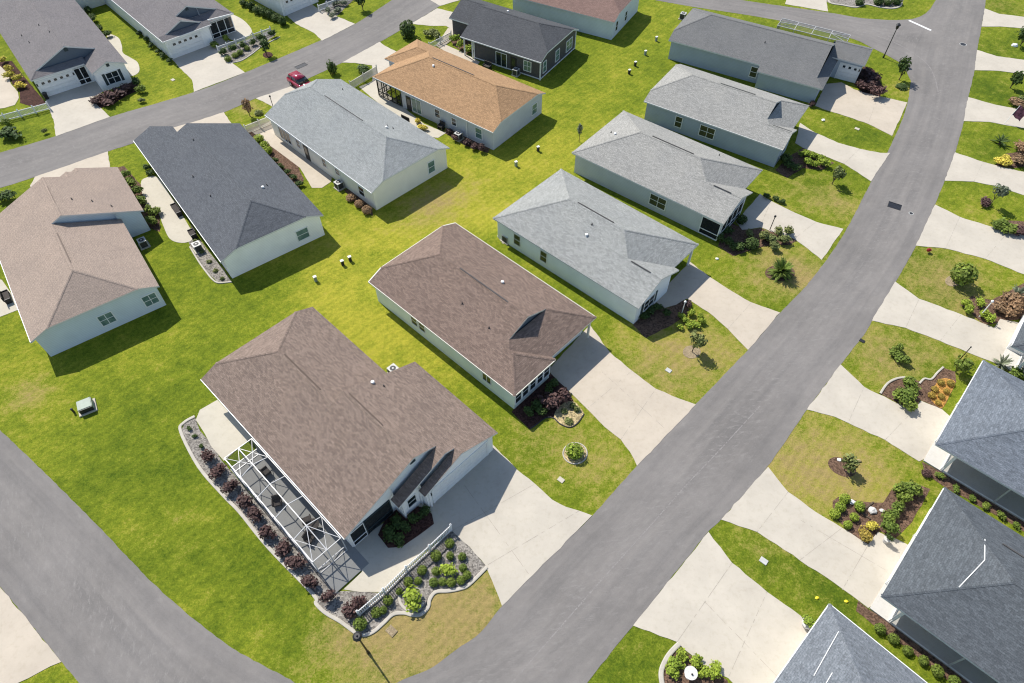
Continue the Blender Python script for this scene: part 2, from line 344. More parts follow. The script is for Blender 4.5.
strip('side_street', [(-90, 348), (0, 430), (50, 478), (100, 528), (160, 590), (222, 641), (255, 661), (296, 683), (345, 712), (420, 740)], [(-90, 487), (0, 587), (30, 623), (61.4, 662), (79, 683), (120, 735), (160, 790), (220, 850), (300, 900)], .012, 'asphalt')
strip('back_street', [(-60, 170), (0, 152.7), (55, 136.4), (110, 117), (192.7, 92.6), (245, 72.6), (318.6, 41.3), (355, 24), (392, 0), (425, -22)], [(-60, 204), (0, 188), (35, 177), (108, 151.6), (132, 143.7), (192, 122.5), (224, 112.4), (256, 98.4), (290, 86.6), (342, 62.7), (380, 42), (411, 24), (440, 6), (478, -20)], .016, 'asphalt')
strip('cross_street', [(560, -34), (640, -14), (700, -6), (768, 4), (828, 12.5), (868, 18.8), (908, 19.5), (926, 13), (936, 0)], [(560, -20), (640, -3), (688, 6), (776, 20), (848, 37.5), (871, 47.5), (890, 57), (903, 66), (912, 84)], .012, 'asphalt')
def drive(px, mat='conc', name='driveway', z=.034): return sheet(name, px, z, mat, amp=.05)
drive([(502, 606), (592, 515.5), (579.6, 511), (566, 507), (552, 499.7), (535, 484), (517, 469.7), (488, 440), (420, 480), (434, 509), (452, 531), (470, 547), (486, 566), (495, 588)])
drive([(695.8, 404.6), (637, 466), (630, 452), (620.8, 439.6), (604.5, 427), (587, 409), (569.6, 392), (560, 383), (548, 370), (590, 325), (609.5, 352), (632, 371), (655.8, 389), (672, 396)], 'conc_warm')
drive([(780, 312.7), (748, 350), (737, 339), (727.8, 329), (708, 312), (687, 298.6), (676, 305), (665, 308), (652, 300), (690, 262), (708, 276), (728, 289), (750, 302)], 'conc_warm')
drive([(843.4, 229), (821.5, 260), (808, 249), (794, 239), (776, 233), (760, 227.4), (742, 230), (736, 222), (760, 194), (771, 201), (795, 213), (816, 222)])
drive([(890, 153), (871, 181.5), (857, 172), (844, 164), (824, 156), (803, 148), (795, 143), (800, 123), (815, 132.7), (838, 143), (859.5, 149), (880, 153)])
drive([(907, 102.6), (892, 136), (880, 130), (868, 124), (848, 117), (829, 111), (815, 106), (826, 84), (841.5, 82.5), (854, 89.5), (878, 96)], 'conc_warm')
drive([(984.7, 8.6), (999, 14), (1024, 17), (1060, 22), (1060, 34), (1024, 28.5), (1000, 26.6), (981.6, 26.6)])
drive([(977, 50), (997, 56.4), (1024, 60), (1060, 66), (1060, 80), (1024, 74.5), (999, 71), (974.5, 70.3)])
drive([(968, 97.3), (995.7, 105), (1024, 110), (1060, 116), (1060, 134), (1024, 128.5), (989, 122), (963.5, 121.2)])
drive([(955, 152.5), (983, 162), (1002, 167.4), (1024, 172), (1060, 178), (1060, 206), (1024, 195.5), (1000, 187), (973.7, 181.7), (944.7, 180.8)])
drive([(935, 204.7), (959.6, 217), (985, 225), (1008, 232), (1060, 244), (1060, 288), (1024, 274.5), (985, 259), (945.5, 248.6), (915.7, 245.7)])
drive([(895, 281.7), (919, 299), (961, 314.5), (994, 328), (1000, 319), (1030, 325), (1030, 378), (991, 361.5), (973.7, 355), (940, 341), (905.5, 328), (872, 320.8)])
drive([(840.5, 364.6), (864, 387), (913, 410.8), (920.6, 400.8), (942, 409.6), (955, 420), (940, 450), (919, 461.5), (885, 440), (848, 423), (835, 417), (806.8, 409.6)])
drive([(768, 467), (788, 492), (815.5, 512), (842, 528), (868, 544.5), (878, 532), (896, 539), (930, 556), (905, 596), (884, 598), (868, 608), (825.6, 577), (768, 539.5), (757, 532), (721, 519.6)])
drive([(708.5, 532), (732, 563), (767, 592), (800.6, 616), (812, 630), (860, 660), (800, 740), (760, 712), (728, 678), (704.6, 666), (677, 642), (633, 625.6)])
drive([(35, 177), (108, 151.6), (110, 168), (112, 190), (40, 196), (30, 186)], 'conc_warm')
drive([(192, 122.6), (224, 112.4), (232, 124), (238, 135), (182, 142), (172, 128)], 'conc_warm')
drive([(256, 98.5), (290.5, 86.6), (304, 78), (312, 92), (300, 112), (268, 118), (276, 108)])
drive([(342, 62.7), (379.8, 42), (385, 46), (397, 52), (412, 58), (412, 74), (386, 92), (372, 84), (373, 72), (372, 65.5), (355, 63)])
drive([(411, 24), (437, 8.5), (461, 14), (474, 22), (462, 38), (452, 30), (446, 26), (430, 26)])
drive([(56, 136.4), (110, 117), (98, 105), (94, 99), (108, 88), (98, 74), (42, 86), (48, 106), (54, 122)])
drive([(194, 92), (245, 72.6), (228, 60), (221, 50), (232, 42), (214, 34), (164, 50), (178, 66), (192, 80)])
drive([(322, 41), (355, 24), (338, 17), (321, 11), (308, 2), (283, 12), (296, 24), (314, 33)])
drive([(785, 4.2), (828, 11.6), (826, -2), (829, -18), (792, -20)])
drive([(-30, 555), (0, 587), (30, 623), (61.4, 662), (40, 672), (18, 683), (-20, 700), (-60, 640)], 'conc_warm')
drive([(0, 66), (8, 74), (11, 84), (18, 92), (19, 98), (15, 105), (5, 108), (-30, 112), (-30, 66)], 'conc_warm', 'patio')
drive([(416, -8), (440, 6), (468, -2), (462, -16)])
sheet('patio', [(107, 36), (118, 37.5), (122, 46), (123, 53), (131, 58), (138, 63), (139, 72), (130, 76), (122, 66)], .034, 'conc_cool', True, 0)
sheet('patio', [(226, 14), (238, 17), (247, 23.5), (252, 32), (244, 38), (232, 40), (222, 30)], .034, 'conc_cool', True, 0)
sheet('patio', [(141, 184), (146, 178), (158, 178), (176, 205), (192, 232), (192, 240), (182, 243), (170, 239), (163, 225), (158, 213), (146, 204)], .034, 'conc_cool', True, 0)
sheet('patio', [(252, 132), (262, 126), (276, 118), (300, 142), (332, 176), (331, 182), (322, 188), (312, 188), (300, 168), (276, 150)], .034, 'conc_warm', False, .02)
sheet('path', [(359, 87), (376, 80), (392, 98), (424, 124), (446, 133), (438, 138), (420, 136), (396, 118)], .03, 'conc_cool', False, .02)
sheet('path', [(448, 28), (458, 30), (454, 38), (446, 45), (462, 52), (480, 62), (474, 68), (456, 58), (436, 46)], .03, 'conc_warm', False, .02)
sheet('patio', [(196, 420), (200, 410), (217.5, 400), (226, 409), (252, 437), (224, 461), (211, 446), (205, 434)], .036, 'conc_cool', False, 0)
sheet('path', [(343.6, 589.5), (360, 592), (383, 592), (410, 566), (434, 543), (453.5, 528), (440, 505), (420, 498), (353, 544), (362, 572)], .03, 'conc_cool', False, 0)
# road marks and seams (expansion joints follow the ribbon helper)
def ribbon(name, px, wd, z, mat, gap=0, sm=6):
    P = smoothline([G(*p) for p in px], False, sm); bm = bmesh.new()
    for i in range(len(P)-1):
        if gap and random.random() < gap: continue
        a, b = P[i], P[i+1]; d = (b-a).normalized(); n = Vector((-d.y, d.x, 0)); w0 = wd*random.uniform(.35, 1) if gap else wd; w1 = wd*random.uniform(.35, 1) if gap else wd
        f = bm.faces.new([bm.verts.new((q.x, q.y, z)) for q in (a+n*w0/2, a-n*w0/2, b-n*w1/2, b+n*w1/2)]); f.normal_update()
        if f.normal.z < 0: f.normal_flip()
    o = link(name, bm, mat); o['kind'] = 'structure'; return o
M['seam'] = plain('road_seam', alb(163, 158, 155), .9, .1, 0, .12, 2); M['paint'] = plain('road_paint', (.62, .62, .60), .7, .2, 0, .12, 4)
M['sealer'] = plain('tar_sealer', alb(118, 112, 112), .8, .2, 0, .15, 2)
ribbon('road_seam', [(500, 697), (517, 677), (557, 631), (602, 579.5), (647, 529.5), (690, 481), (716, 454), (760, 406)], .13, .020, 'seam', .3, 90)
ribbon('road_seam', [(862, 32), (880, 37), (903, 47), (925, 62), (934, 76), (938, 92)], .2, .020, 'seam', .1, 30)
M['joint'] = plain('expansion_joint', alb(192, 184, 171), .9, .1, 0, .1, 2)
for a, b in (((486, 566), (579, 511)), ((452, 531), (535, 484)), ((620.8, 439.6), (655.8, 389)), ((587, 409), (632, 371)), ((727.8, 329), (752, 302)), ((687, 298.6), (708, 276)), ((794, 239), (816, 222)), ((760, 227), (771, 201)), ((844, 164), (859.5, 149)), ((868, 124), (878, 96)),
             ((945.5, 248.6), (959.6, 217)), ((985, 259), (1008, 232)), ((905.5, 328), (919, 299)), ((940, 341), (961, 314.5)), ((848, 423), (864, 387)), ((885, 440), (913, 411)), ((757, 532), (788, 492)), ((800, 560), (842, 528)), ((842, 590), (868, 545)), ((677, 642), (732, 563)), ((728, 678), (767, 592)), ((704.6, 602), (790, 690)), ((973.7, 181.7), (983, 162)), ((530, 576), (462, 482)), ((664, 428), (602, 372)), ((800, 520), (885, 570))):
    ribbon('expansion_joint', [a, b], .045, .040, 'joint', .25, 30)
ribbon('stop_line', [(909, 20.5), (931, 30.5)], .45, .021, 'paint', 0, 1)
# ------------------------------------------------------------------ houses
SL, EV, TH = .41, 2.9, .17
class House:
    def __init__(s, label, loc, yaw, roof, wall, mir=False, cat='house', wallmat=None, fascia='soffit', name='house'):
        s.root = thing(name, label, cat, (loc[0], loc[1], 0), R(yaw), 'houses on the estate'); s.mir = mir
        s.roofmat, s.wallmat, s.fascia = roof, wall, fascia; s.blocks = []
    def P(s, u, v, z=0.): return Vector((u, -v if s.mir else v, z))
    def block(s, rect, *planes):
        """planes: (a,b,c) -> z = a*u+b*v+c; the roof is the lowest of them over rect"""
        s.blocks.append((rect, planes))
    def height(s, u, v):
        z = None
        for (u0, u1, v0, v1), pl in s.blocks:
            if u0-.01 <= u <= u1+.01 and v0-.01 <= v <= v1+.01:
                h = min(a*u+b*v+c for a, b, c in pl); z = h if z is None else max(z, h)
        return z if z is not None else EV
    def roof(s):
        out = bmesh.new(); uv = out.loops.layers.uv.new('UVMap'); caps = []
        for (u0, u1, v0, v1), planes in s.blocks:
            polys = []
            for i, p in enumerate(planes):       # each plane's piece: the rect clipped to where it is the lowest
                poly = [(u0, v0), (u1, v0), (u1, v1), (u0, v1)]
                for j, q in enumerate(planes):
                    if i == j or not poly: continue
                    A, B, C = q[0]-p[0], q[1]-p[1], q[2]-p[2]; new = []
                    for k in range(len(poly)):
                        a, b = poly[k], poly[(k+1) % len(poly)]; da = A*a[0]+B*a[1]+C; db = A*b[0]+B*b[1]+C
                        if da >= -1e-9: new.append(a)
                        if (da > 1e-9 and db < -1e-9) or (da < -1e-9 and db > 1e-9):
                            t = da/(da-db); new.append((a[0]+t*(b[0]-a[0]), a[1]+t*(b[1]-a[1])))
                    poly = new
                ded = []
                for a in poly:
                    if not ded or (abs(a[0]-ded[-1][0])+abs(a[1]-ded[-1][1])) > 1e-4: ded.append(a)
                if len(ded) > 1 and (abs(ded[0][0]-ded[-1][0])+abs(ded[0][1]-ded[-1][1])) < 1e-4: ded.pop()
                if len(ded) >= 3: polys.append((p, [(a[0], a[1], p[0]*a[0]+p[1]*a[1]+p[2]) for a in ded]))
            edges = {}
            for p, poly in polys:
                pts = [s.P(*a) for a in poly]; vs = [out.verts.new(a) for a in pts]; f = out.faces.new(vs); f.normal_update()
                if f.normal.z < 0: f.normal_flip()
                nrm = f.normal.copy(); t = Vector((0, 0, 1)).cross(nrm).normalized(); wv = nrm.cross(t)
                for lp in f.loops: lp[uv].uv = (lp.vert.co.dot(t), lp.vert.co.dot(wv))
                K = len(pts)
                for k in range(K):
                    key = tuple(sorted((tuple(round(c, 2) for c in pts[k]), tuple(round(c, 2) for c in pts[(k+1) % K]))))
                    edges.setdefault(key, []).append(nrm)
            for (a, b), ns in edges.items():
                a, b = Vector(a), Vector(b)
                if len(ns) == 1:                 # eave or verge: fascia down to the soffit
                    f = out.faces.new([out.verts.new(q) for q in (a, b, b-Vector((0, 0, TH)), a-Vector((0, 0, TH)))]); f.material_index = 1
                elif len(ns) == 2: caps.append((a, b, ns))
            for p, poly in polys:
                f = out.faces.new([out.verts.new(s.P(a[0], a[1], a[2]-TH)) for a in poly]); f.material_index = 1
        for a, b, ns in caps:                    # ridge and hip caps
            d = (b-a).normalized(); m = (ns[0]+ns[1]).normalized(); up = Vector((0, 0, .025))
            for n in ns:
                sd_ = n.cross(d).normalized()
                if sd_.dot(m) > 0 or True:
                    other = ns[1] if n is ns[0] else ns[0]
                    if sd_.dot(other) > 0: sd_ = -sd_
                q = [a+up, b+up, b+up+sd_*.15, a+up+sd_*.15]; f = out.faces.new([out.verts.new(x) for x in q]); f.normal_update()
                if f.normal.z < 0: f.normal_flip()
                t = Vector((0, 0, 1)).cross(f.normal).normalized(); wv = f.normal.cross(t)
                for lp in f.loops: lp[uv].uv = (lp.vert.co.dot(d)*1.0+.11, lp.vert.co.dot(wv)*.8+.07)
        return link('roof', out, [s.roofmat, s.fascia], s.root)
    def walls(s, *lines, lo=0., mat=None, name='wall'):
        bm = bmesh.new()
        for line in lines:
            for i in range(len(line)-1):
                (a, b), (c, d) = line[i], line[i+1]; L = math.hypot(c-a, d-b); n = max(1, int(L/.3)); row = []
                for k in range(n+1):
                    u, v = a+(c-a)*k/n, b+(d-b)*k/n; top = s.height(u, v)-TH-.01
                    row.append((bm.verts.new(s.P(u, v, lo)), bm.verts.new(s.P(u, v, max(top, lo+.05)))))
                for k in range(n): bm.faces.new([row[k][0], row[k+1][0], row[k+1][1], row[k][1]])
        base = bmesh.new()
        return link(name, bm, mat or s.wallmat, s.root)
    def basis(s, side):
        return {'L': ((1, 0), (0, -1)), 'R': ((1, 0), (0, 1)), 'F': ((0, 1), (1, 0)), 'B': ((0, 1), (-1, 0))}[side]
    def panel(s, bm, side, u, v, z, wd, ht, dep=.06, off=0., mi=0):
        """upright box on the wall at (u,v), centre height z"""
        t, n = s.basis(side); c = s.P(u+n[0]*(off+dep/2), v+n[1]*(off+dep/2), z)
        sz = (wd if t[0] else dep, wd if t[1] else dep, ht); box(bm, c, sz, mi=mi)
    def window(s, side, u, v, z=1.55, wd=1.0, ht=1.4, cols=1, rows=2, glass='glass', trim='white', shut=False):
        bm = bmesh.new(); t, n = s.basis(side); b = .09
        off = lambda k: (u+t[0]*k, v+t[1]*k)
        for k in (-1, 1): s.panel(bm, side, *off(k*(wd/2+b/2)), z, b, ht+2*b, .07)
        for k in (-1, 1): s.panel(bm, side, u, v, z+k*(ht/2+b/2), wd, b, .07)
        for i in range(1, cols): s.panel(bm, side, *off(-wd/2+wd*i/cols), z, .06, ht, .055)
        for i in range(1, rows): s.panel(bm, side, u, v, z-ht/2+ht*i/rows, wd, .05, .05)
        f = link('window', bm, trim, s.root); bm = bmesh.new(); s.panel(bm, side, u, v, z, wd, ht, .03)
        link('pane', bm, glass, f)
        if shut:
            for k in (-1, 1):
                bm = bmesh.new(); s.panel(bm, side, *off(k*(wd/2+b+.22)), z, .36, ht+.1, .05); link('shutter', bm, 'shutter', s.root)
        return f
    def garage(s, side, u, v, wd=4.9, ht=2.15, lights=True):
        bm = bmesh.new(); t, n = s.basis(side)
        for r_ in range(4):
            s.panel(bm, side, u, v, .03+ht*(r_+.5)/4, wd, ht/4-.025, .05)
            nc = max(2, int(wd/.62))
            for k in range(nc):
                if r_ == 3 and lights: continue
                s.panel(bm, side, u+t[0]*(-wd/2+wd*(k+.5)/nc), v+t[1]*(-wd/2+wd*(k+.5)/nc), .03+ht*(r_+.5)/4, wd/nc-.16, ht/4-.16, .062)
        d = link('garage_door', bm, 'white', s.root)
        if lights:
            bm = bmesh.new(); s.panel(bm, side, u, v, .03+ht*.875, wd*.92, ht/4*.6, .058); link('window_strip', bm, 'glass', d)
            nc = 5 if wd > 4 else 3; bm = bmesh.new(); bm.from_mesh(d.data)
            for k in range(nc+1):
                q = wd*.92*(k/nc-.5); s.panel(bm, side, u+t[0]*q, v+t[1]*q, .03+ht*.875, .42, ht/4*.62, .068)
            bm.to_mesh(d.data); bm.free()
        bm = bmesh.new()
        for k in (-1, 1): s.panel(bm, side, u+t[0]*k*(wd/2+.1), v+t[1]*k*(wd/2+.1), ht/2+.05, .18, ht+.1, .075)
        s.panel(bm, side, u, v, ht+.14, wd+.38, .18, .075); link('door_surround', bm, 'white', s.root)
    def door(s, side, u, v, wd=.95, mat='white', glass=False):
        bm = bmesh.new(); s.panel(bm, side, u, v, 1.08, wd, 2.05, .05)
        d = link('door', bm, mat, s.root); bm = bmesh.new(); s.panel(bm, side, u, v, 1.4 if not glass else 1.1, wd*.55, 1.0 if not glass else 1.6, .06); link('door_glass', bm, 'glass', d)
    def screen(s, side, u, v, wd, n=3, z0=.15, z1=2.5, trim='white', mat='mesh_dark', rail=True):
        """a screened bay: white posts and rails round dark insect mesh"""
        t, nn = s.basis(side); bm = bmesh.new()
        for k in range(n+1):
            q = -wd/2+wd*k/n; s.panel(bm, side, u+t[0]*q, v+t[1]*q, (z0+z1)/2, .1, z1-z0, .1)
        for z in ([z0+.05, .85, z1-.05] if rail else [z0+.05, z1-.05]): s.panel(bm, side, u, v, z, wd, .08, .09)
        f = link('screen_frame', bm, trim, s.root); bm = bmesh.new(); s.panel(bm, side, u, v, (z0+z1)/2, wd-.05, z1-z0, .02, .03)
        link('screen', bm, mat, f)
    def ridge_vent(s, u0, u1, v, z, mat='vent'):
        bm = bmesh.new(); bar(bm, s.P(u0, v, z), s.P(u1, v, z), .11, .06); link('ridge_vent', bm, mat, s.root)
    def vents(s, *uv):
        for u, v, kind in uv:
            z = s.height(u, v); bm = bmesh.new()
            if kind == 'w': cone(bm, s.P(u, v, z-.05), s.P(u, v, z+.13), .15, .13, 10); ball(bm, s.P(u, v, z+.15), (.17, .17, .06)); m = 'white'
            else: cone(bm, s.P(u, v, z-.05), s.P(u, v, z+.22), .045, .045, 8); cone(bm, s.P(u, v, z-.04), s.P(u, v, z+.05), .11, .06, 8); m = 'dark'
            link('roof_vent', bm, m, s.root)
    def gutter(s, *lines, mat='white'):
        for line in lines:
            bm = bmesh.new()
            for i in range(len(line)-1):
                a, b = line[i], line[i+1]; za = s.height(*a); zb = s.height(*b)
                bar(bm, s.P(*a, za-.075), s.P(*b, zb-.075), .11, .15)
            link('gutter', bm, mat, s.root)
    def slab(s, u0, u1, v0, v1):
        bm = bmesh.new(); box(bm, s.P((u0+u1)/2, (v0+v1)/2, .06), (u1-u0, v1-v0, .2)); link('foundation', bm, 'acmetal', s.root)
Lp = lambda v0=0: (0, SL, EV-SL*v0)
Rp = lambda v1: (0, -SL, EV+SL*v1)
Fp = lambda u1, z=EV: (-SL, 0, z+SL*u1)
Bp = lambda u0=0, z=EV: (SL, 0, z-SL*u0)
RT = {k: shingle('shingle_'+k, alb(*c), v, f) for k, c, v, f in (
    ('tan', (153, 138, 126), .2, 0), ('brown', (148, 131, 119), .2, 0), ('grey', (171, 176, 172), .15, .16), ('bluegrey', (112, 118, 123), .13, 0), ('silver', (169, 176, 174), .12, .08),
    ('palegrey', (176, 178, 172), .13, .12), ('orange', (193, 159, 120), .15, 0), ('charcoal', (100, 104, 107), .12, 0), ('slate', (138, 141, 140), .08, 0), ('sand', (187, 172, 157), .07, 0), ('street_slate', (126, 136, 145), .2, .05),
    ('street_dark', (106, 114, 119), .18, .0), ('street_fleck', (128, 136, 142), .16, .3), ('ash', (142, 140, 140), .1, 0), ('mocha', (156, 132, 122), .12, 0))}
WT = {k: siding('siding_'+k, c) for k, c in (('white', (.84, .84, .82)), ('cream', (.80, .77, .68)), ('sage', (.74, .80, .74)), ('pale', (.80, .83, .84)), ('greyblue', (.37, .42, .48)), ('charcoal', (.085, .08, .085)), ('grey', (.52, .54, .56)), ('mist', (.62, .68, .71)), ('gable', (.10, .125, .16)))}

# --- the corner house with the pool cage
h = House('tan-roofed corner house with long white screen cage along its left side', (-27.35, 33.23), -44.02, RT['tan'], WT['white'])
def corner_house(h, W, WF, us, uf):
    h.block((0, us, 0, W), Lp(), Rp(W), Bp(0, 3.6)); h.block((us, uf-1.75, 0, WF), Lp(), Rp(WF))
    h.block((uf-1.75, uf-.75, 4.4, WF), Lp(4.4), Rp(WF)); h.block((uf-.75, uf, 6.4, WF), Lp(6.4), Rp(WF))
    h.roof(); g = uf-2.05
    h.walls([(us+.3, W-.35), (.35, W-.35), (.35, .35), (g, .35), (g, WF-.35)], [(us+.3, .35), (us+.3, WF-.35), (uf-.3, WF-.35), (uf-.3, 6.7), (uf-1.05, 6.7)],
            [(uf-1.05, WF-.35), (uf-1.05, 4.75), (g, 4.75)])
    h.gutter([(0, 0), (uf-1.75, 0)])
    h.garage('F', uf-.3, 10.35, 5.9, 2.2, False)
corner_house(h, 11.83, 14.4, 12.0, 22.5)
h.screen('F', 20.47, 1.15, 1.3, 1); h.screen('F', 20.47, 3.1, 2.5, 1, trim='shutter'); h.window('F', 21.45, 5.75, 1.6, .8, 1.3)
for v in (4.85, 6.6, 6.95):
    bm = bmesh.new(); box(bm, h.P(21.55 if v < 6.7 else 22.28, v, 1.3), (.16, .16, 2.6)); link('corner_post', bm, 'white', h.root)
bm = bmesh.new(); h.panel(bm, 'F', 22.22, 7.1, 1.9, .14, .3, .12); link('wall_lamp', bm, 'black', h.root)
bm = bmesh.new(); h.panel(bm, 'R', 22.0, 14.05, 1.9, .14, .3, .12); link('wall_lamp', bm, 'black', h.root)
bm = bmesh.new(); h.panel(bm, 'F', 20.45, 7.2, 5.0, .5, .5, .05); link('gable_vent', bm, 'shutter', h.root)
h.vents((12.4, 9.7, 'w'), (13.2, 10.2, 'p')); h.ridge_vent(4.9, 10.1, 6.12, 5.27, RT['tan']); h.ridge_vent(12.5, 16.8, 7.4, 5.79, RT['tan'])
h.window('L', 15.0, .35, 1.2, 1.8, 2.0, 2, 1); h.window('L', 9.5, .35, 1.2, 1.8, 2.0, 2, 1)
A_house = h
# --- the sand-roofed house at the left edge (the same plan, mirrored)
h = House('pale sand-roofed house with stepped side wing at the left edge', (-44.16, 37.31), 126.78, RT['sand'], WT['mist'], True)
corner_house(h, 11.79, 14.15, 12.2, 21.6)
h.window('B', .35, 6.24, 1.5, 1.25, 1.3, 2, 2, 'blind'); h.window('B', .35, 10.45, 1.5, 1.25, 1.3, 2, 2, 'blind')
h.ridge_vent(5.4, 10.4, 6.05, 5.28, RT['sand']); h.ridge_vent(14.5, 18.0, 7.1, 5.78, RT['sand'])
h.vents((15.2, 8.6, 'p'), (14.6, 10.2, 'p'), (13.4, 11.6, 'p'))
# --- brown house in the middle
def jerk_house(h, L, W, front):
    pass
h = House('brown-roofed house with window-lined sunroom, centre of the picture', (-14.21, 45.05), -43.05, RT['brown'], WT['sage'], fascia='offwhite')
h.block((0, 15.9, 0, 11.83), Lp(), Rp(11.83), Bp(0, 3.6)); h.block((15.9, 19.3, 2.71, 11.83), Lp(), Rp(11.83), Fp(19.3)); h.block((15.9, 19.75, 0, 5.42), Lp(), Rp(5.42), Fp(19.75))
h.roof(); h.walls([(15.7, 11.5), (.35, 11.5), (.35, .35), (19.4, .35), (19.4, 5.1), (18.2, 5.1)], [(18.2, 5.1), (18.2, 11.5), (15.7, 11.5)])
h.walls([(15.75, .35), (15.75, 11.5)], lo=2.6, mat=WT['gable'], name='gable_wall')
for v in (.85, 1.8, 2.78, 3.75, 4.65): h.window('F', 19.4, v, 1.5, .72, 1.5)
h.gutter([(0, 0), (19.75, 0), (19.75, 5.42)], [(0, 11.83), (19.3, 11.83)], [(0, 0), (0, 1.71)], [(0, 1.71), (0, 10.12)], [(0, 10.12), (0, 11.83)], mat='offwhite')
h.window('L', 16.04, .35, 1.6, 1.0, 1.1, 2, 1); h.window('L', 6.2, .35, 1.6, .8, 1.1, 1, 2); h.window('L', 7.3, .35, 1.6, .8, 1.1, 1, 2)
h.garage('F', 18.2, 8.5, 4.9); h.ridge_vent(7.1, 13.4, 5.92, 5.36); h.vents((10.8, 7.9, 'w'), (9.8, 3.5, 'p'), (13.6, 3.2, 'p'))
bm = bmesh.new(); box(bm, h.P(19.0, 11.3, 1.35), (.18, .18, 2.7)); link('porch_post', bm, 'offwhite', h.root)
# --- three pale grey houses going up the street
h = House('pale grey-roofed house with white shuttered gable beside the brown-roofed house', (-2.11, 54.49), -42.18, RT['grey'], WT['pale'], fascia='soffit')
h.block((0, 12.8, 0, 11.5), Lp(), Rp(11.5), Bp(0)); h.block((12.8, 18.6, 3.48, 11.5), Lp(), Rp(11.5), Fp(18.6)); h.block((12.8, 19.2, 0, 6.97), Lp(), Rp(6.97))
h.roof(); h.walls([(17.2, 11.15), (.35, 11.15), (.35, .35), (18.85, .35), (18.85, 6.2), (17.2, 6.2), (17.2, 11.15)])
h.window('L', 3.25, .35, 1.5, .85, 1.4); h.window('L', 7.0, .35, 1.5, .85, 1.4); h.window('F', 18.85, 2.6, 1.4, 1.7, 1.4, 2, 2, shut=True)
h.garage('F', 17.2, 8.75, 4.0); h.ridge_vent(6.8, 11.5, 5.85, 5.3); h.ridge_vent(15.6, 17.9, 3.42, 4.36); h.vents((10.0, 3.4, 'w'), (9.7, 4.6, 'p'))
for v in (6.3, 11.0):
    bm = bmesh.new(); box(bm, h.P(18.3, v, 1.35), (.2, .2, 2.7)); link('porch_post', bm, 'white', h.root)
h = House('pale grey-roofed house with dark screened front corner beside tall palm shrub', (7.02, 66.11), -38.8, RT['palegrey'], WT['grey'])
h.block((0, 13.4, 0, 11.25), Lp(), Rp(11.25), Bp(0)); h.block((13.4, 19.05, 3.42, 11.25), Lp(), Rp(11.25), Fp(19.05)); h.block((13.4, 20.0, 0, 6.85), Lp(), Rp(6.85))
h.roof(); h.walls([(17.6, 10.9), (.35, 10.9), (.35, .35), (19.65, .35), (19.65, 6.3), (17.6, 6.3), (17.6, 10.9)])
h.window('L', 11.9, .35, 1.5, 2.0, 1.4, 2, 2); h.screen('L', 18.55, .35, 2.2, 1); h.screen('F', 19.65, 3.2, 5.0, 4)
h.garage('F', 17.6, 8.5, 4.0); h.ridge_vent(7.2, 12.6, 5.7, 5.26); h.ridge_vent(16.6, 18.7, 3.36, 4.34); h.vents((2.0, 5.2, 'p'), (2.8, 4.8, 'w'), (14.2, 9.5, 'p'))
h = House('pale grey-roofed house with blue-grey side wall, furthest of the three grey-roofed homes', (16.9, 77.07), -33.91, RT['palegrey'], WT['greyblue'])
h.block((0, 15.0, 0, 10.95), Lp(), Rp(10.95), Bp(0, 3.6)); h.block((15.0, 18.0, 2.46, 10.95), Lp(), Rp(10.95), Fp(18.0)); h.block((15.0, 18.5, 0, 4.93), Lp(), Rp(4.93))
h.roof(); h.walls([(16.6, 10.6), (.35, 10.6), (.35, .35), (18.15, .35), (18.15, 4.5), (16.6, 4.5), (16.6, 10.6)])
h.walls([(14.85, .35), (14.85, 10.6)], lo=2.6, mat=WT['gable'], name='gable_wall')
h.window('L', 5.03, .35, 1.5, .85, 1.4); h.window('L', 8.94, .35, 1.5, 1.9, 1.4, 2, 2); h.window('F', 18.15, 2.4, 1.5, 1.5, 1.4, 2, 2)
h.garage('F', 16.6, 7.6, 4.9); h.ridge_vent(7.6, 12.2, 5.55, 5.2, RT['palegrey']); h.ridge_vent(16.0, 18.3, 2.52, 3.95, RT['palegrey']); h.gutter([(18.5, 0), (0, 0)], mat='soffit')
# --- dark grey house at the top of the street with a side-facing garage
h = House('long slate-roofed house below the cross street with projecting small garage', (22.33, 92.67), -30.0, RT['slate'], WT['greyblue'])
h.block((0, 13.4, 0, 11.1), Lp(), Rp(11.1), Bp(0, 3.6)); h.block((13.4, 21.0, -1.05, 11.1), Lp(), Rp(11.1)); h.block((21.0, 22.3, -1.05, 8.6), Lp(), Fp(22.3, 2.5)); h.block((21.0, 25.9, 7.1, 12.4), Lp(7.1), Rp(12.4))
h.roof(); h.walls([(13.7, 10.75), (.35, 10.75), (.35, .35), (13.7, .35)], [(13.7, .35), (13.7, -.75), (21.8, -.75), (21.8, 7.45), (25.6, 7.45), (25.6, 12.05), (20.6, 12.05), (20.6, 10.75), (13.7, 10.75)])
h.walls([(20.8, -.75), (20.8, 10.75)], lo=2.5, mat=WT['gable'], name='gable_wall')
h.window('L', 12.8, .35, 1.5, .9, 1.4); h.garage('L', 24.15, 7.45, 2.5); bm = bmesh.new(); h.panel(bm, 'L', 25.45, 7.45, 1.9, .16, .35, .1); link('wall_lamp', bm, 'black', h.root)
h.vents((12.6, 3.4, 'p'))
K_house = h
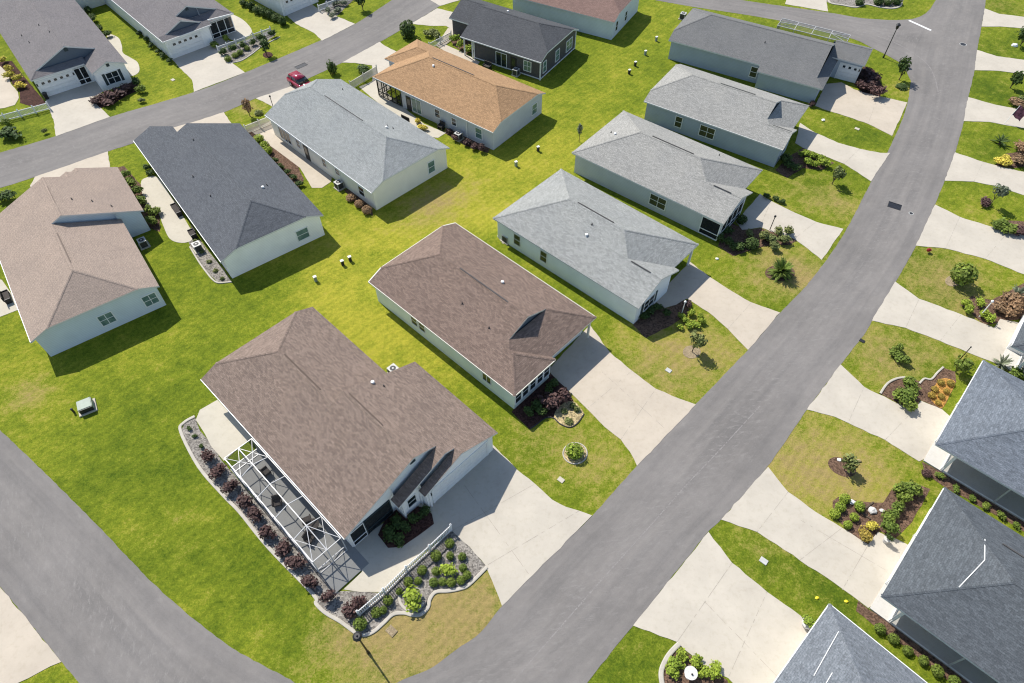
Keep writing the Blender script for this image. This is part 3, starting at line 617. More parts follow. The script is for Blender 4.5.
# --- blue-grey, silver and orange houses along the back street
h = House('dark blue-grey roofed house between the sand-roofed and silver-roofed homes', (-45.85, 68.35), -51.73, RT['bluegrey'], WT['white'])
h.block((4.7, 26.3, 0, 11.6), Lp(), Rp(11.6), Fp(26.3, 3.65)); h.block((.2, 4.7, 0, 4.8), Lp(), Rp(4.8))
h.roof(); h.walls([(.55, .35), (26.0, .35), (26.0, 11.25), (5.0, 11.25), (5.0, .35)], [(.55, .35), (.55, 4.45), (5.0, 4.45)])
h.gutter([(.2, 0), (26.3, 0)]); h.window('F', 26.0, 8.9, 1.45, 1.3, 1.3, 1, 2, 'blind')
h.vents((19.6, 8.6, 'p'), (20.0, 8.0, 'w'), (13.0, 2.8, 'p'), (8.0, 5.2, 'p'), (17.5, 3.0, 'p'))
h.window('L', 15.0, .35, 1.2, 1.8, 2.0, 2, 1); h.window('L', 20.0, .35, 1.5, .9, 1.3)
h = House('silver-grey roofed house with white rear wall, next to the orange-brown roof', (-31.18, 73.66), -44.27, RT['silver'], WT['cream'])
h.block((0, 21.6, 0, 11.72), Lp(), Rp(11.72), Fp(21.6, 3.6), Bp(0, 4.3))
h.roof(); h.walls([(.35, .35), (21.3, .35), (21.3, 11.37), (.35, 11.37), (.35, .35)]); h.gutter([(0, 0), (21.6, 0)])
h.ridge_vent(5.4, 13.0, 5.9, 5.33); h.vents((15.2, 7.6, 'w'), (14.8, 8.0, 'p'), (15.5, 8.3, 'p'), (3.6, 9.6, 'p')); h.window('F', 21.3, 8.9, 1.5, .95, 1.5, 1, 2, 'blind'); h.window('L', 18.9, .35, 1.4, 1.0, 1.2)
h.door('L', 7.9, .35, .95, 'dark'); h.window('L', 3.3, .35, 1.3, 2.4, 1.6, 3, 1); h.window('L', 6.3, .35, 1.6, .7, 1.1); h.window('L', 11.7, .35, 1.6, .7, 1.1); h.window('L', 14.4, .35, 1.7, .8, .8)
h = House('orange-brown roofed house with shaded screened porch and side path', (-18.14, 82.08), -37.34, RT['orange'], WT['grey'], fascia='soffit')
h.block((6, 19.8, 0, 11.05), Lp(), Rp(11.05), Fp(19.8, 3.55)); h.block((-.9, 6, 0, 7.72), Lp(), Rp(11.05), Bp(-.9)); h.block((-2.9, 6, 4.4, 11.05), Lp(4.4), Rp(11.05), Bp(-2.9))
h.roof(); h.walls([(3.9, .35), (19.5, .35), (19.5, 10.7), (-2.5, 10.7), (-2.5, 4.75), (-.5, 4.75)], [(-.5, 4.75), (3.9, 4.75), (3.9, .35)]); h.gutter([(-.9, 0), (19.8, 0)], mat='soffit')
h.window('L', 17.2, .35, 1.5, 1.0, 1.4, 1, 2, 'blind'); h.window('F', 19.5, 8.98, 1.5, 1.0, 1.4, 1, 2, 'blind'); h.door('L', 5.2, .35, .9, 'dark'); h.window('L', 6.6, .35, 1.25, 1.6, 1.9, 2, 1, 'blind'); h.window('L', 10.3, .35, 1.6, .8, 1.1); h.window('L', 13.1, .35, 1.5, .7, 1.0)
h.screen('L', 1.65, .35, 4.3, 5, trim='dark', mat='mesh'); h.screen('B', -.5, 2.5, 4.2, 4, trim='dark', mat='mesh'); h.ridge_vent(5.2, 12.3, 5.62, 5.2); h.vents((6.2, 4.6, 'w'))
bm = bmesh.new(); bar(bm, h.P(15.3, .25, .2), h.P(15.3, .25, 2.7), .1); link('downpipe', bm, 'white', h.root)
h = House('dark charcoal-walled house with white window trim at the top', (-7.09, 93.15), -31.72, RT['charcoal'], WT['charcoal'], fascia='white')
h.block((-.6, 12.9, 0, 10.96), Lp(), Rp(10.96), Fp(12.9, 3.6)); h.block((-5.2, -.6, 3.7, 10.96), Lp(3.7), Rp(10.96))
h.roof(); h.walls([(1.5, .4), (12.6, .4), (12.6, 10.6), (-4.9, 10.6), (-4.9, 4.05), (-.3, 4.05)], [(-.3, 4.05), (-.3, 4.8), (1.5, 4.8), (1.5, .4)], [(-.3, 4.05), (-.3, 10.6)])
for z, ln in ((.18, [(1.5, .36), (12.64, .36), (12.64, 10.64)]),):
    bm = bmesh.new()
    for i in range(2): bar(bm, h.P(*ln[i], z), h.P(*ln[i+1], z), .06, .14)
    link('base_trim', bm, 'white', h.root)
for u, v in ((12.6, .4), (12.6, 10.6), (1.5, .4)):
    bm = bmesh.new(); box(bm, h.P(u, v, 1.35), (.16, .16, 2.7)); link('corner_board', bm, 'white', h.root)
for u in (-.2, 1.2):
    bm = bmesh.new(); box(bm, h.P(u, .35, 1.35), (.16, .16, 2.7)); link('porch_post', bm, 'white', h.root)
h.window('L', 6.15, .4, 1.15, 1.7, 2.0, 2, 1, 'glass'); h.window('L', 10.5, .4, 1.5, 1.1, 1.4, 2, 2, 'blind'); h.door('L', 8.2, .4, .95, 'dark')
h.window('F', 12.6, 1.55, 1.5, .85, 1.5, 1, 2, 'blind'); h.window('F', 12.6, 5.2, 1.5, 1.0, 1.5, 1, 2, 'blind'); h.window('F', 12.6, 8.7, 1.5, 1.7, 1.5, 2, 2, 'blind'); h.gutter([(12.9, 0), (-.6, 0)]); h.vents((3.0, 7.2, 'w'))
p0, p1 = G(527, 0, EV), G(614.5, 22.5, EV); yq = math.degrees(math.atan2(p1.y-p0.y, p1.x-p0.x)); LQ = (p1-p0).length
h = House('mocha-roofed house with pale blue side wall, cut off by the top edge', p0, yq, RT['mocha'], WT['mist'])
h.block((-3, LQ, 0, 11.2), Lp(), Rp(11.2), Fp(LQ, 3.6)); h.roof(); h.walls([(-2.7, .35), (LQ-.3, .35), (LQ-.3, 10.85), (-2.7, 10.85), (-2.7, .35)])
h.window('F', LQ-.3, 1.9, 1.5, .8, 1.4); h.window('F', LQ-.3, 5.5, 1.5, .8, 1.4)
# --- the two houses facing us across the back street
h = House('grey-roofed house with dark gable and maroon hedge under shuttered windows', (-64.57, 81.96), 128.67, RT['ash'], WT['white'], True)
h.block((.4, 27, 0, 11.6), Lp(), Rp(11.6)); h.block((-.7, .4, 0, 7.2), Lp(), Bp(-.7)); h.block((-4.1, .4, 6.9, 11.6), Lp(6.9), Rp(11.6))
h.roof(); h.walls([(-.3, .35), (26.6, .35)], [(-.3, .35), (-.3, 7.2), (-3.7, 7.2), (-3.7, 11.25), (26.6, 11.25)])
h.walls([(.6, .35), (.6, 11.25)], lo=2.6, mat=WT['gable'], name='gable_wall')
h.garage('B', -.3, 2.75, 4.3); h.screen('B', -.32, 6.05, 1.5, 2); h.window('B', -3.7, 9.2, 1.45, 1.5, 1.5, 2, 2, shut=True)
for v in (.42, 5.1):
    bm = bmesh.new(); h.panel(bm, 'B', -.3, v, 1.9, .16, .35, .1); link('wall_lamp', bm, 'black', h.root)
bm = bmesh.new(); h.panel(bm, 'B', .6, 5.8, 4.75, .5, .5, .05); link('gable_vent', bm, 'shutter', h.root)
bm = bmesh.new(); h.panel(bm, 'B', -3.7, 9.25, 3.2, .4, .4, .05); link('gable_vent', bm, 'shutter', h.root)
h.vents((7.5, 2.5, 'p'), (9.5, 4.8, 'p'), (10.5, 2.2, 'p'), (6.0, 5.4, 'p'))
def street_front(h):
    h.block((2.3, 24, 0, 11.6), Lp(), Rp(11.6)); h.block((.7, 2.3, 0, 7.5), Lp(), Rp(7.5)); h.block((-.2, .7, 0, 7.5), Bp(-.2)); h.block((.7, 2.3, 3.75, 11.6), Bp(.7), Rp(11.6))
    h.roof(); h.walls([(.15, .35), (23.7, .35), (23.7, 11.25), (2.6, 11.25), (2.6, 7.15), (.15, 7.15), (.15, .35)])
    h.walls([(2.5, .35), (2.5, 11.25)], lo=2.6, mat=WT['gable'], name='gable_wall'); h.walls([(.9, .35), (.9, 7.15)], lo=2.6, mat=WT['gable'], name='gable_wall')
    h.gutter([(-.2, 0), (24, 0)], [(-.2, 0), (-.2, 7.5)], [(.7, 7.5), (.7, 11.6)]); h.garage('B', .15, 3.2, 4.6)
    bm = bmesh.new(); h.panel(bm, 'B', 2.5, 5.8, 4.8, .45, .45, .05); link('gable_vent', bm, 'shutter', h.root)
    h.screen('B', 1.15, 9.4, 3.6, 3)
h = House('grey-roofed house with two dark front gables behind a picket-fenced bed', (-50.07, 91.77), 133.36, RT['ash'], WT['white'], True); street_front(h); h.vents((6.5, 8.0, 'p'))
h = House('white-walled house with driveway, cut off by the top edge', (-36.5, 104.9), 137.5, RT['ash'], WT['white'], True); street_front(h)
a, b = G(87, 10), G(111, 2.5); ya = math.degrees(math.atan2(b.y-a.y, b.x-a.x))
h = House('tan rear wall of a house behind the lawn at the top left', a, ya, RT['ash'], WT['cream'])
h.block((-6, (b-a).length, -.3, 9), Lp(-.3), Rp(9)); h.roof(); h.walls([(-5.7, 0), ((b-a).length-.3, 0), ((b-a).length-.3, 8.7), (-5.7, 8.7)])
# --- houses at the right edge, fronts to the street
def right_house(h, L=20, W=11.5, dutch=None):
    if dutch:
        h.block((dutch, L, 0, W), Lp(), Rp(W)); h.block((0, dutch, 0, W), Lp(), Rp(W), Bp(0))
    else: h.block((0, L, 0, W), Lp(), Rp(W), Bp(0))
    h.roof(); h.walls([(.4, 2.7), (.4, W-.35), (L-.4, W-.35), (L-.4, 2.7), (.4, 2.7)])
    bm = bmesh.new(); box(bm, h.P(L/2, 1.46, .06), (L-.6, 2.45, .16)); link('lanai_floor', bm, 'conc_white', h.root)
    if dutch: h.walls([(dutch+.25, .35), (dutch+.25, W-.35)], lo=3.1, name='gable_wall')
    for u0, u1 in ((1.8, 6.0), (6.0, 10.2), (10.2, 14.4), (14.4, L-.5)): h.screen('L', (u0+u1)/2, .3, u1-u0, 1, z0=.16, z1=2.62, mat='mesh_thin', rail=False)
    h.screen('B', 1.75, 1.5, 2.35, 1, z0=.16, z1=2.62, mat='mesh_thin')
    h.garage('B', .4, 5.4, 4.9); h.window('B', .4, 9.3, 1.5, 1.6, 1.4, 2, 2)
h = House('blue-slate hip-roofed house with small orange flower bed in front', (34.8, 27.0), -41.91, RT['street_slate'], WT['white']); right_house(h, 20, 11.55); h.gutter([(0, 5.2), (0, 11.55)])
h = House('dark slate-roofed house with bent white line on its roof at the right', (26.17, 14.80), -43.23, RT['street_dark'], WT['white']); right_house(h, 20, 11.46)
for (u, v), (u2, v2) in (((3.38, 3.4), (3.92, 6.4)), ((3.92, 6.4), (3.45, 8.2))):
    bm = bmesh.new(); bar(bm, h.P(u, v, h.height(u, v)+.04), h.P(u2, v2, h.height(u2, v2)+.04), .055, .05); link('roof_conduit', bm, 'white', h.root)
h.ridge_vent(4.6, 6.5, 9.0, EV+SL*2.46+.05); h.gutter([(0, 6.0), (0, 11.4)])
h = House('flecked grey-roofed house with straight white lines at the bottom edge', (22.34, 14.22), -45.54, RT['street_fleck'], WT['white'], True)
h.block((0, 20, 0, 11.5), Lp(), Rp(11.5), Bp(0)); h.roof()
h.walls([(.35, .35), (19.6, .35), (19.6, 11.15), (.35, 11.15), (.35, .35)])
for (u, v), (u2, v2) in (((1.27, 1.5), (1.5, 5.2)), ((2.2, 4.3), (2.3, 7.0))):
    bm = bmesh.new(); bar(bm, h.P(u, v, h.height(u, v)+.04), h.P(u2, v2, h.height(u2, v2)+.04), .045, .04); link('roof_conduit', bm, 'white', h.root)
h.gutter([(0, 0), (0, 11.5)], [(0, 0), (20, 0)]); h.garage('B', .35, 6.5, 4.9); h.window('B', .35, 2.2, 1.5, 1.0, 1.4)
c4 = G(1012, 346, EV)
h = House('slate roof corner of a house with white end panel at the right edge', c4, -40.0, RT['street_dark'], WT['white']); right_house(h, 20, 11.5); h.gutter([(0, 0), (0, 11.5)])
# ------------------------------------------------------------------ pool cage of the corner house
def pool_cage(root_loc, yaw, u0, u1, v0, v1, label, hgt=2.5, rise=.45, floor=True, n=5, mat='mesh'):
    t = thing('pool_cage', label, 'screen enclosure', root_loc, R(yaw)); um = (v0+v1)/2; step = (u1-u0)/n
    us = [u0+step*k for k in range(n+1)]; zr = lambda k: hgt+(rise if 0 < k < n else 0)
    bm = bmesh.new()
    for v, z in ((v0, hgt), (v1, hgt)): bar(bm, (u0, v, z), (u1, v, z), .075)
    for k in range(n): bar(bm, (us[k], um, zr(k)), (us[k+1], um, zr(k+1)), .07)
    link('long_rail', bm, 'frame', t)
    for k in range(n+1):
        bm = bmesh.new(); bar(bm, (us[k], v0, hgt), (us[k], um, zr(k)), .06); bar(bm, (us[k], um, zr(k)), (us[k], v1, hgt), .06); link('roof_beam', bm, 'frame', t)
    for k, kk in ((0, 1), (n, n-1)):
        bm = bmesh.new()
        for v in (v0, v1): bar(bm, (us[k], v, hgt), (us[kk], um, zr(kk)), .045)
        for v in (v0, v1): bar(bm, (us[k], um, hgt), (us[kk], v, hgt), .04)
        link('roof_brace', bm, 'frame', t)
    for k in range(n+1):
        bm = bmesh.new(); bar(bm, (us[k], v0, 0), (us[k], v0, hgt), .08); link('post', bm, 'frame', t)
    bm = bmesh.new()
    for z in (.06, .85): bar(bm, (u0, v0, z), (u1, v0, z), .07)
    for u in (u0, u1):
        for z in (.06, .85): bar(bm, (u, v0, z), (u, v1, z), .07)
        bar(bm, (u, um, 0), (u, um, hgt), .07); bar(bm, (u, v1, 0), (u, v1, hgt), .07)
    link('wall_rail', bm, 'frame', t)
    bm = bmesh.new()
    for k in range(n):
        for va in (v0, v1): bm.faces.new([bm.verts.new(x) for x in ((us[k], va, hgt+.03), (us[k+1], va, hgt+.03), (us[k+1], um, zr(k+1)+.03), (us[k], um, zr(k)+.03))])
    bm.faces.new([bm.verts.new(x) for x in ((u0, v0-.03, 0), (u1, v0-.03, 0), (u1, v0-.03, hgt), (u0, v0-.03, hgt))])
    for u in (u0-.03, u1+.03): bm.faces.new([bm.verts.new(x) for x in ((u, v0, 0), (u, v1, 0), (u, v1, hgt), (u, v0, hgt))])
    link('screen_mesh', bm, mat, t); return t
AL, AY = (-27.35, 33.23, 0), -44.02
ca, sa = math.cos(R(AY)), math.sin(R(AY))
AW = lambda u, v, z=0: Vector((AL[0]+u*ca-v*sa, AL[1]+u*sa+v*ca, z))
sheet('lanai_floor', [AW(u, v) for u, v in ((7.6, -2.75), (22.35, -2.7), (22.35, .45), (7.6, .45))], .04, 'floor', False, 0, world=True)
pool_cage(AL, AY, 8.1, 20.3, -2.65, -.1, 'white-framed pool cage with screen roof along the tan corner house')
kl = K_house.root.location
pool_cage((kl.x, kl.y, 0), -30.0, 12.2, 22.2, 12.75, 15.3, 'white-framed screen cage behind the slate-roofed house by the cross street', 2.6, .15, False, 4, 'mesh_far')
sheet('lanai_floor', [(kl.x+u*math.cos(R(-30))-v*math.sin(R(-30)), kl.y+u*math.sin(R(-30))+v*math.cos(R(-30)), 0) for u, v in ((12.1, 12.1), (22.3, 12.1), (22.3, 15.4), (12.1, 15.4))], .04, 'conc_cool', False, 0, world=True)
def lounge(loc, rz, label):  # dark chairs added mostly to stand in for shade patterns on the cage floor
    t = thing('shade_chair', label, 'chair', loc, rz, 'wicker chairs for shade patterns in the pool cage')
    bm = bmesh.new(); box(bm, (0, 0, .36), (.6, .62, .16)); link('seat', bm, 'cushion', t)
    bm = bmesh.new(); box(bm, None, None, mat=Matrix.Translation((-.3, 0, .66)) @ Matrix.Rotation(-.25, 4, 'Y') @ Matrix.Diagonal((.1, .62, .6, 1))); link('backrest', bm, 'cushion', t)
    for k in (-1, 1):
        bm = bmesh.new(); box(bm, (0, k*.34, .46), (.6, .07, .3)); link('armrest', bm, 'cushion', t)
    for x in (-.25, .25):
        for y in (-.27, .27):
            bm = bmesh.new(); cone(bm, (x, y, 0), (x, y, .3), .03, .03, 6); link('leg', bm, 'dark', t)
lounge(AW(17.6, -1.6, .04), R(AY+20), 'dark wicker chair, mostly standing in for shade, nearest the front wall of the cage')
lounge(AW(16.2, -.9, .04), R(AY+160), 'dark wicker chair, mostly standing in for shade, facing the table from the house side')
lounge(AW(13.2, -1.7, .04), R(AY-30), 'dark wicker chair, mostly standing in for shade, alone in the middle of the pool cage')
lounge(AW(10.2, -.8, .04), R(AY+90), 'dark wicker chair, mostly standing in for shade, nearest the pale patio slab')
t = thing('shade_table', 'small round dark table, mostly standing in for shade, between the pool cage chairs', 'table', AW(17.0, -.8, .04))  # dark table added with the chairs, mostly standing in for floor shade
bm = bmesh.new(); cone(bm, (0, 0, .68), (0, 0, .73), .5, .5, 20); link('table_top', bm, 'cushion', t)
bm = bmesh.new(); cone(bm, (0, 0, .02), (0, 0, .69), .05, .05, 8); cone(bm, (0, 0, 0), (0, 0, .05), .28, .22, 14); link('base', bm, 'dark', t)
# ------------------------------------------------------------------ garden beds and edgings
fence_px = [(357, 611.3), (383, 589), (405.6, 566.6), (429, 545.5), (450.5, 525)]
FB = [G(x, y, 1.15) for x, y in fence_px]
sheet('gravel_bed', [(181, 431.5), (186, 421), (195, 417), (200, 431), (211, 443), (222, 461), (300, 551), (337, 592), (344, 591), (383, 593), (410, 567), (453.5, 528.5), (470, 547.5), (486, 566), (469, 584.7), (448, 591), (435, 592.5), (430, 599), (428, 607.4), (421, 614.5), (412, 615), (404, 613), (393, 614.5), (383.7, 623), (373.5, 631.7), (364, 635), (355.5, 632.5), (341, 622), (325.7, 613), (316, 603.5), (313, 596), (268, 548), (240, 513.5), (224, 497), (199, 468)], .024, 'gravel', amp=0)
curb('garden_edging', [(487, 567), (469, 584.7), (459, 589), (448, 591), (436, 592), (430, 599), (428, 607.4), (421, 614.5), (412, 615), (404, 613), (393, 614.5), (383.7, 623), (373.5, 631.7), (364, 635), (355.5, 632.5), (341, 622), (325.7, 613), (316, 603.5), (313, 594), (268, 547), (240, 512.5), (224, 496), (199, 467), (181, 432), (184, 423), (195, 416.5)], 'white concrete edging winding round the gravel bed of the corner house', .26, .1)
curb('garden_edging', [(399, 594), (401, 604), (409, 611), (418, 610), (424, 602)], 'short pale edging arc round the big lime shrub in the gravel bed', .2, .09)
sheet('mulch_bed', [(511.6, 412), (529.6, 429), (536, 424.5), (546, 417.4), (554, 418), (557, 409), (566, 402), (574, 402), (568, 390), (560, 383), (548, 371), (530, 388)], .024, 'redmulch', amp=.04)
sheet('pebble_bed', [(554, 418.5), (560, 423.6), (569.6, 427), (577.4, 423), (583.7, 414), (579, 406.4), (574, 402), (566, 402), (557, 409)], .026, 'sandbed', True, .03)
curb('garden_edging', [(530, 429), (536, 425), (546, 417.8), (554, 418.5), (560, 424), (569.6, 427.4), (577.4, 423.4), (584, 414)], 'thin dark edging round the front bed of the brown-roofed house', .1, .08, 'dark')
ring = [(563+12+12*math.cos(R(a)), 453.5+10.5*math.sin(R(a))) for a in range(0, 360, 30)]
sheet('mulch_bed', ring, .022, 'sandbed', True, 0)
curb('tree_ring', ring, 'pale round edging ring about a lime shrub on the front lawn', .1, .08, closed=True)
sheet('mulch_bed', [(397, 508), (385, 520), (378, 535), (388, 548), (402, 547), (418, 536), (434, 524), (432, 514), (424, 508), (412, 505)], .045, 'redmulch', False, .03)
sheet('mulch_bed', [(633, 325), (646, 338), (672, 325), (690, 312), (683, 300), (668, 308), (656, 300)], .024, 'mulch', False, .04)
sheet('gravel_ring', [(691.7+9*math.cos(R(a)), 352+6.5*math.sin(R(a))) for a in range(0, 360, 40)], .022, 'dirt', True, .06)
sheet('gravel_ring', [(953+8*math.cos(R(a)), 281+5.5*math.sin(R(a))) for a in range(0, 360, 40)], .022, 'dirt', True, .06)
sheet('mulch_ring', [(842+14*math.cos(R(a)), 467+9*math.sin(R(a))+4*math.cos(R(a))) for a in range(0, 360, 40)], .022, 'mulch', True, .06)
sheet('mulch_bed', [(718, 246), (733, 256), (752, 250), (766, 246), (790, 245), (798, 240), (776, 233), (760, 228), (746, 230), (730, 222)], .022, 'mulch', False, .05)
sheet('mulch_ring', [(780+15*math.cos(R(a)), 273+8*math.sin(R(a))) for a in range(0, 360, 40)], .022, 'mulch', True, .06)
sheet('mulch_bed', [(775, 170), (787, 178), (803, 168), (822, 170), (834, 163), (803, 148), (790, 156)], .022, 'mulch', False, .05)
sheet('mulch_bed', [(852, 82), (862, 92), (880, 97), (882, 86), (874, 70), (864, 66)], .036, 'redmulch', False, .05)
sheet('gravel_bed', [(880.5, 394), (887.5, 384), (896, 379), (905, 377.6), (920, 381.5), (931, 379), (942, 367.4), (955, 372), (956, 382), (945, 405), (941.6, 409), (920, 400), (913, 411)], .024, 'mulch', False, .03)
sheet('flower_bed', [(931, 392), (941, 379), (955, 382), (949, 396), (941.6, 408), (931, 400)], .028, 'orange', True, .03)
curb('garden_edging', [(880, 394), (887, 384), (896, 379), (905, 377.6)], 'curved white edging left of the round shrubs by the slate-roofed house', .2, .12)
curb('garden_edging', [(919, 384), (924, 379), (931, 379.5), (937, 373), (943, 367.5)], 'zigzag white edging above the orange flower bed', .18, .12)
sheet('mulch_bed', [(832, 515), (832.7, 501), (839, 496.4), (858, 501), (872, 502.7), (883, 502.7), (892, 488.6), (911, 482), (930, 489), (912, 522), (895, 538.7), (879.7, 531), (867, 545), (848, 531)], .022, 'mulch', False, .05)
curb('garden_edging', [(857, 512), (866, 508), (873, 502.5)], 'dark timber edging piece in the mulch bed by the dark slate-roofed house', .14, .12, 'bark', sm=1)
curb('garden_edging', [(859, 512), (870, 519)], 'short dark timber edging leading to the driveway from the mulch bed', .14, .12, 'bark', sm=1)
sheet('mulch_bed', [(858, 601), (868, 609), (888, 621), (940, 660), (985, 690), (975, 700), (915, 655), (872, 624), (856, 611)], .022, 'mulch', False, .05)
sheet('mulch_bed', [(922, 462), (930, 466), (960, 483), (1000, 506), (1040, 530), (1035, 538), (990, 512), (950, 490), (925, 474)], .022, 'mulch', False, .05)
sheet('mulch_bed', [(678.8, 646), (665.5, 661), (661, 672), (662, 684), (670, 700), (735, 700), (727, 680), (704, 667)], .022, 'mulch', False, .04)
curb('garden_edging', [(679, 644), (671, 652), (665, 661), (661, 672), (662, 684), (666, 696)], 'bold white edging curve at the bottom of the wide driveway', .34, .14)
sheet('mulch_bed', [(-10, 62), (12, 61), (25, 78), (46, 103), (34, 107), (20, 103), (20, 92), (12, 84), (8, 74)], .022, 'redmulch', False, .05)
sheet('mulch_bed', [(93, 100), (100, 108), (112, 105), (126, 96), (140, 90), (137, 78), (122, 88)], .04, 'redmulch', False, .05)
sheet('gravel_bed', [(188, 240), (192, 250.5), (199, 262), (207, 272.5), (218, 282.7), (232, 282), (222, 268), (200, 240)], .024, 'gravel', False, .03)
curb('garden_edging', [(190, 247), (199, 262), (207, 273), (213, 280), (219, 283), (232, 282)], 'white edging along the gravel strip beside the dark blue-grey roof', .16, .1)
sheet('gravel_bed', [(219, 52), (228, 62), (240, 62), (250, 56), (262, 46), (276, 34), (270, 30)], .022, 'gravel', False, .05)
curb('garden_edging', [(231, 63), (241, 61), (251, 55), (263, 46), (280, 37)], 'pale edging below the shrubs along the picket fence by the back street', .16, .1)
sheet('mulch_ring', [(267.8+5*math.cos(R(a)), 55+3*math.sin(R(a))) for a in range(0, 360, 40)], .022, 'redmulch', True, .05)
sheet('gravel_bed', [(320, 9), (330, 20), (338, 15), (346, 7), (358, -4), (330, -6)], .022, 'gravel', False, .05)
sheet('gravel_bed', [(826, -6), (829, 3), (843, 5), (856, 7), (866, 4), (880, 7), (893, 8), (900, 5), (898, -6)], .022, 'gravel', True, .0)
curb('garden_edging', [(828, -4), (830, 3), (843, 5.5), (856, 7.5), (866, 4.5), (880, 7.5), (893, 8.5), (901, 5), (900, -6)], 'wavy white edging of the shrub bed on the corner lawn by the stop line', .3, .12)
sheet('mulch_bed', [(246, 130), (272, 120), (284, 134), (304, 180), (298, 188), (270, 158)], .02, 'mulch', False, .04)
sheet('mulch_bed', [(116, 168), (124, 166), (160, 206), (160, 232), (150, 228), (140, 210)], .02, 'mulch', False, .04)
sheet('mulch_bed', [(344, 190), (350, 188), (372, 208), (373, 216), (362, 210)], .02, 'mulch', False, .04)
sheet('mulch_bed', [(444, 133), (452, 130), (490, 148), (488, 153), (466, 146)], .02, 'mulch', False, .04)
sheet('mulch_bed', [(448, 36), (456, 34), (472, 44), (474, 52), (466, 54), (454, 46)], .024, 'mulch', False, .04)
sheet('mulch_bed', [(960, 305), (972, 296), (992, 300), (1030, 280), (1030, 318), (1004, 322), (985, 325)], .02, 'mulch', False, .06)
sheet('mulch_bed', [(996, 232), (1003, 220), (1030, 222), (1030, 236), (1012, 234)], .02, 'mulch', False, .06)
sheet('mulch_bed', [(995, 166), (1004, 154), (1030, 150), (1030, 166), (1014, 168)], .02, 'mulch', False, .06)
# ------------------------------------------------------------------ plants
def leaf_mesh(name, n, size, shape='ball', seed=0, core=True):
    """a unit plant: base at z=0, width 1, height 1, made of many small leaves"""
    rnd = random.Random(seed); bm = bmesh.new(); cl = bm.loops.layers.float_color.new('tone')
    lobes = [Vector((rnd.uniform(-.22, .22), rnd.uniform(-.22, .22), rnd.uniform(.4, .68))) for _ in range(5)]
    def lf(p, d, s, tn):
        a = d.orthogonal().normalized(); a = Matrix.Rotation(rnd.uniform(0, 6.28), 3, d) @ a; b = d.cross(a)
        k = rnd.uniform(.5, .75); vs = [bm.verts.new(p+a*s), bm.verts.new(p+b*s*k), bm.verts.new(p-a*s), bm.verts.new(p-b*s*k)]
        f = bm.faces.new(vs)
        for lp in f.loops: lp[cl] = (tn, tn, tn, 1)
    for i in range(n):
        d = Vector((rnd.gauss(0, 1), rnd.gauss(0, 1), rnd.gauss(0, 1))).normalized()
        if shape == 'ball': p = Vector((0, 0, .5))+d*.5*rnd.uniform(.82, 1.02)
        elif shape == 'loose':
            l = rnd.choice(lobes); p = l+d*rnd.uniform(.12, .32); p.z = max(.02, min(1.05, p.z))
        elif shape == 'low': p = Vector((d.x*.5*rnd.uniform(.3, 1), d.y*.5*rnd.uniform(.3, 1), rnd.uniform(.25, 1)*(1-.6*(d.x*d.x+d.y*d.y))))
        else: p = Vector((0, 0, .5))+d*.5*rnd.uniform(.5, 1)
        n_ = (d+Vector((rnd.gauss(0, .5), rnd.gauss(0, .5), rnd.gauss(.25, .5)))).normalized()
        lf(p, n_, size*rnd.uniform(.6, 1.35), rnd.random())
    if core:
        cs = [(Vector((0, 0, .45)), .36)] if shape in ('ball', 'low') else [(l, .15) for l in lobes]
        for c, r in cs:
            q = bmesh.ops.create_icosphere(bm, subdivisions=2, radius=r)
            for v in q['verts']: v.co = v.co*rnd.uniform(.85, 1.1)+c
            for f in {f for v in q['verts'] for f in v.link_faces}:
                for lp in f.loops: lp[cl] = (.2, .2, .2, 1)
    me = bpy.data.meshes.new(name); bm.to_mesh(me); bm.free(); return me
SHAPES = {'ball': [leaf_mesh('shrub_leaves', 420, .075, 'ball', k) for k in range(3)], 'loose': [leaf_mesh('shrub_leaves', 460, .085, 'loose', 10+k) for k in range(4)], 'airy': [leaf_mesh('tree_leaves', 300, .085, 'loose', 40+k, False) for k in range(4)], 'low': [leaf_mesh('shrub_leaves', 200, .12, 'low', 20+k) for k in range(3)]}
CACHE = {}
def leafed(shape, kind):
    k = (shape, kind, random.randrange(len(SHAPES[shape])))
    if k not in CACHE:
        me = SHAPES[shape][k[2]].copy(); me.materials.append(LEAF[kind]); CACHE[k] = me
    return CACHE[k]
def shrub(px, py, w_, h_, kind, shape, label, group=None, name='shrub', cat='shrub'):
    p = G(px, py, h_*.5); o = bpy.data.objects.new(name, leafed(shape, kind)); COL.objects.link(o)
    o.location = (p.x, p.y, -.02); o.scale = (w_*random.uniform(.93, 1.07), w_*random.uniform(.93, 1.07), h_*random.uniform(.92, 1.08)); o.rotation_euler = (0, 0, random.uniform(0, 6.28))
    return tag(o, label, cat, group)
ORD = 'nearest second third fourth fifth sixth seventh eighth ninth tenth eleventh twelfth thirteenth fourteenth fifteenth'.split()
def row(pts, w_, h_, kind, shape, what, ref, group, jit=.15):
    """a run of like shrubs; each is told by its place counted from ref"""
    for i, p in enumerate(pts):
        k = p[2] if len(p) > 2 else w_; q = k/w_; k *= 1.0
        lab = f'{what}, {ORD[i]} {"to" if i == 0 else "from"} {ref}' if len(pts) > 1 else f'{what} beside {ref}'
        shrub(p[0], p[1], k*random.uniform(1-jit, 1+jit), h_*q*random.uniform(1-jit, 1+jit), kind, shape, lab, group)
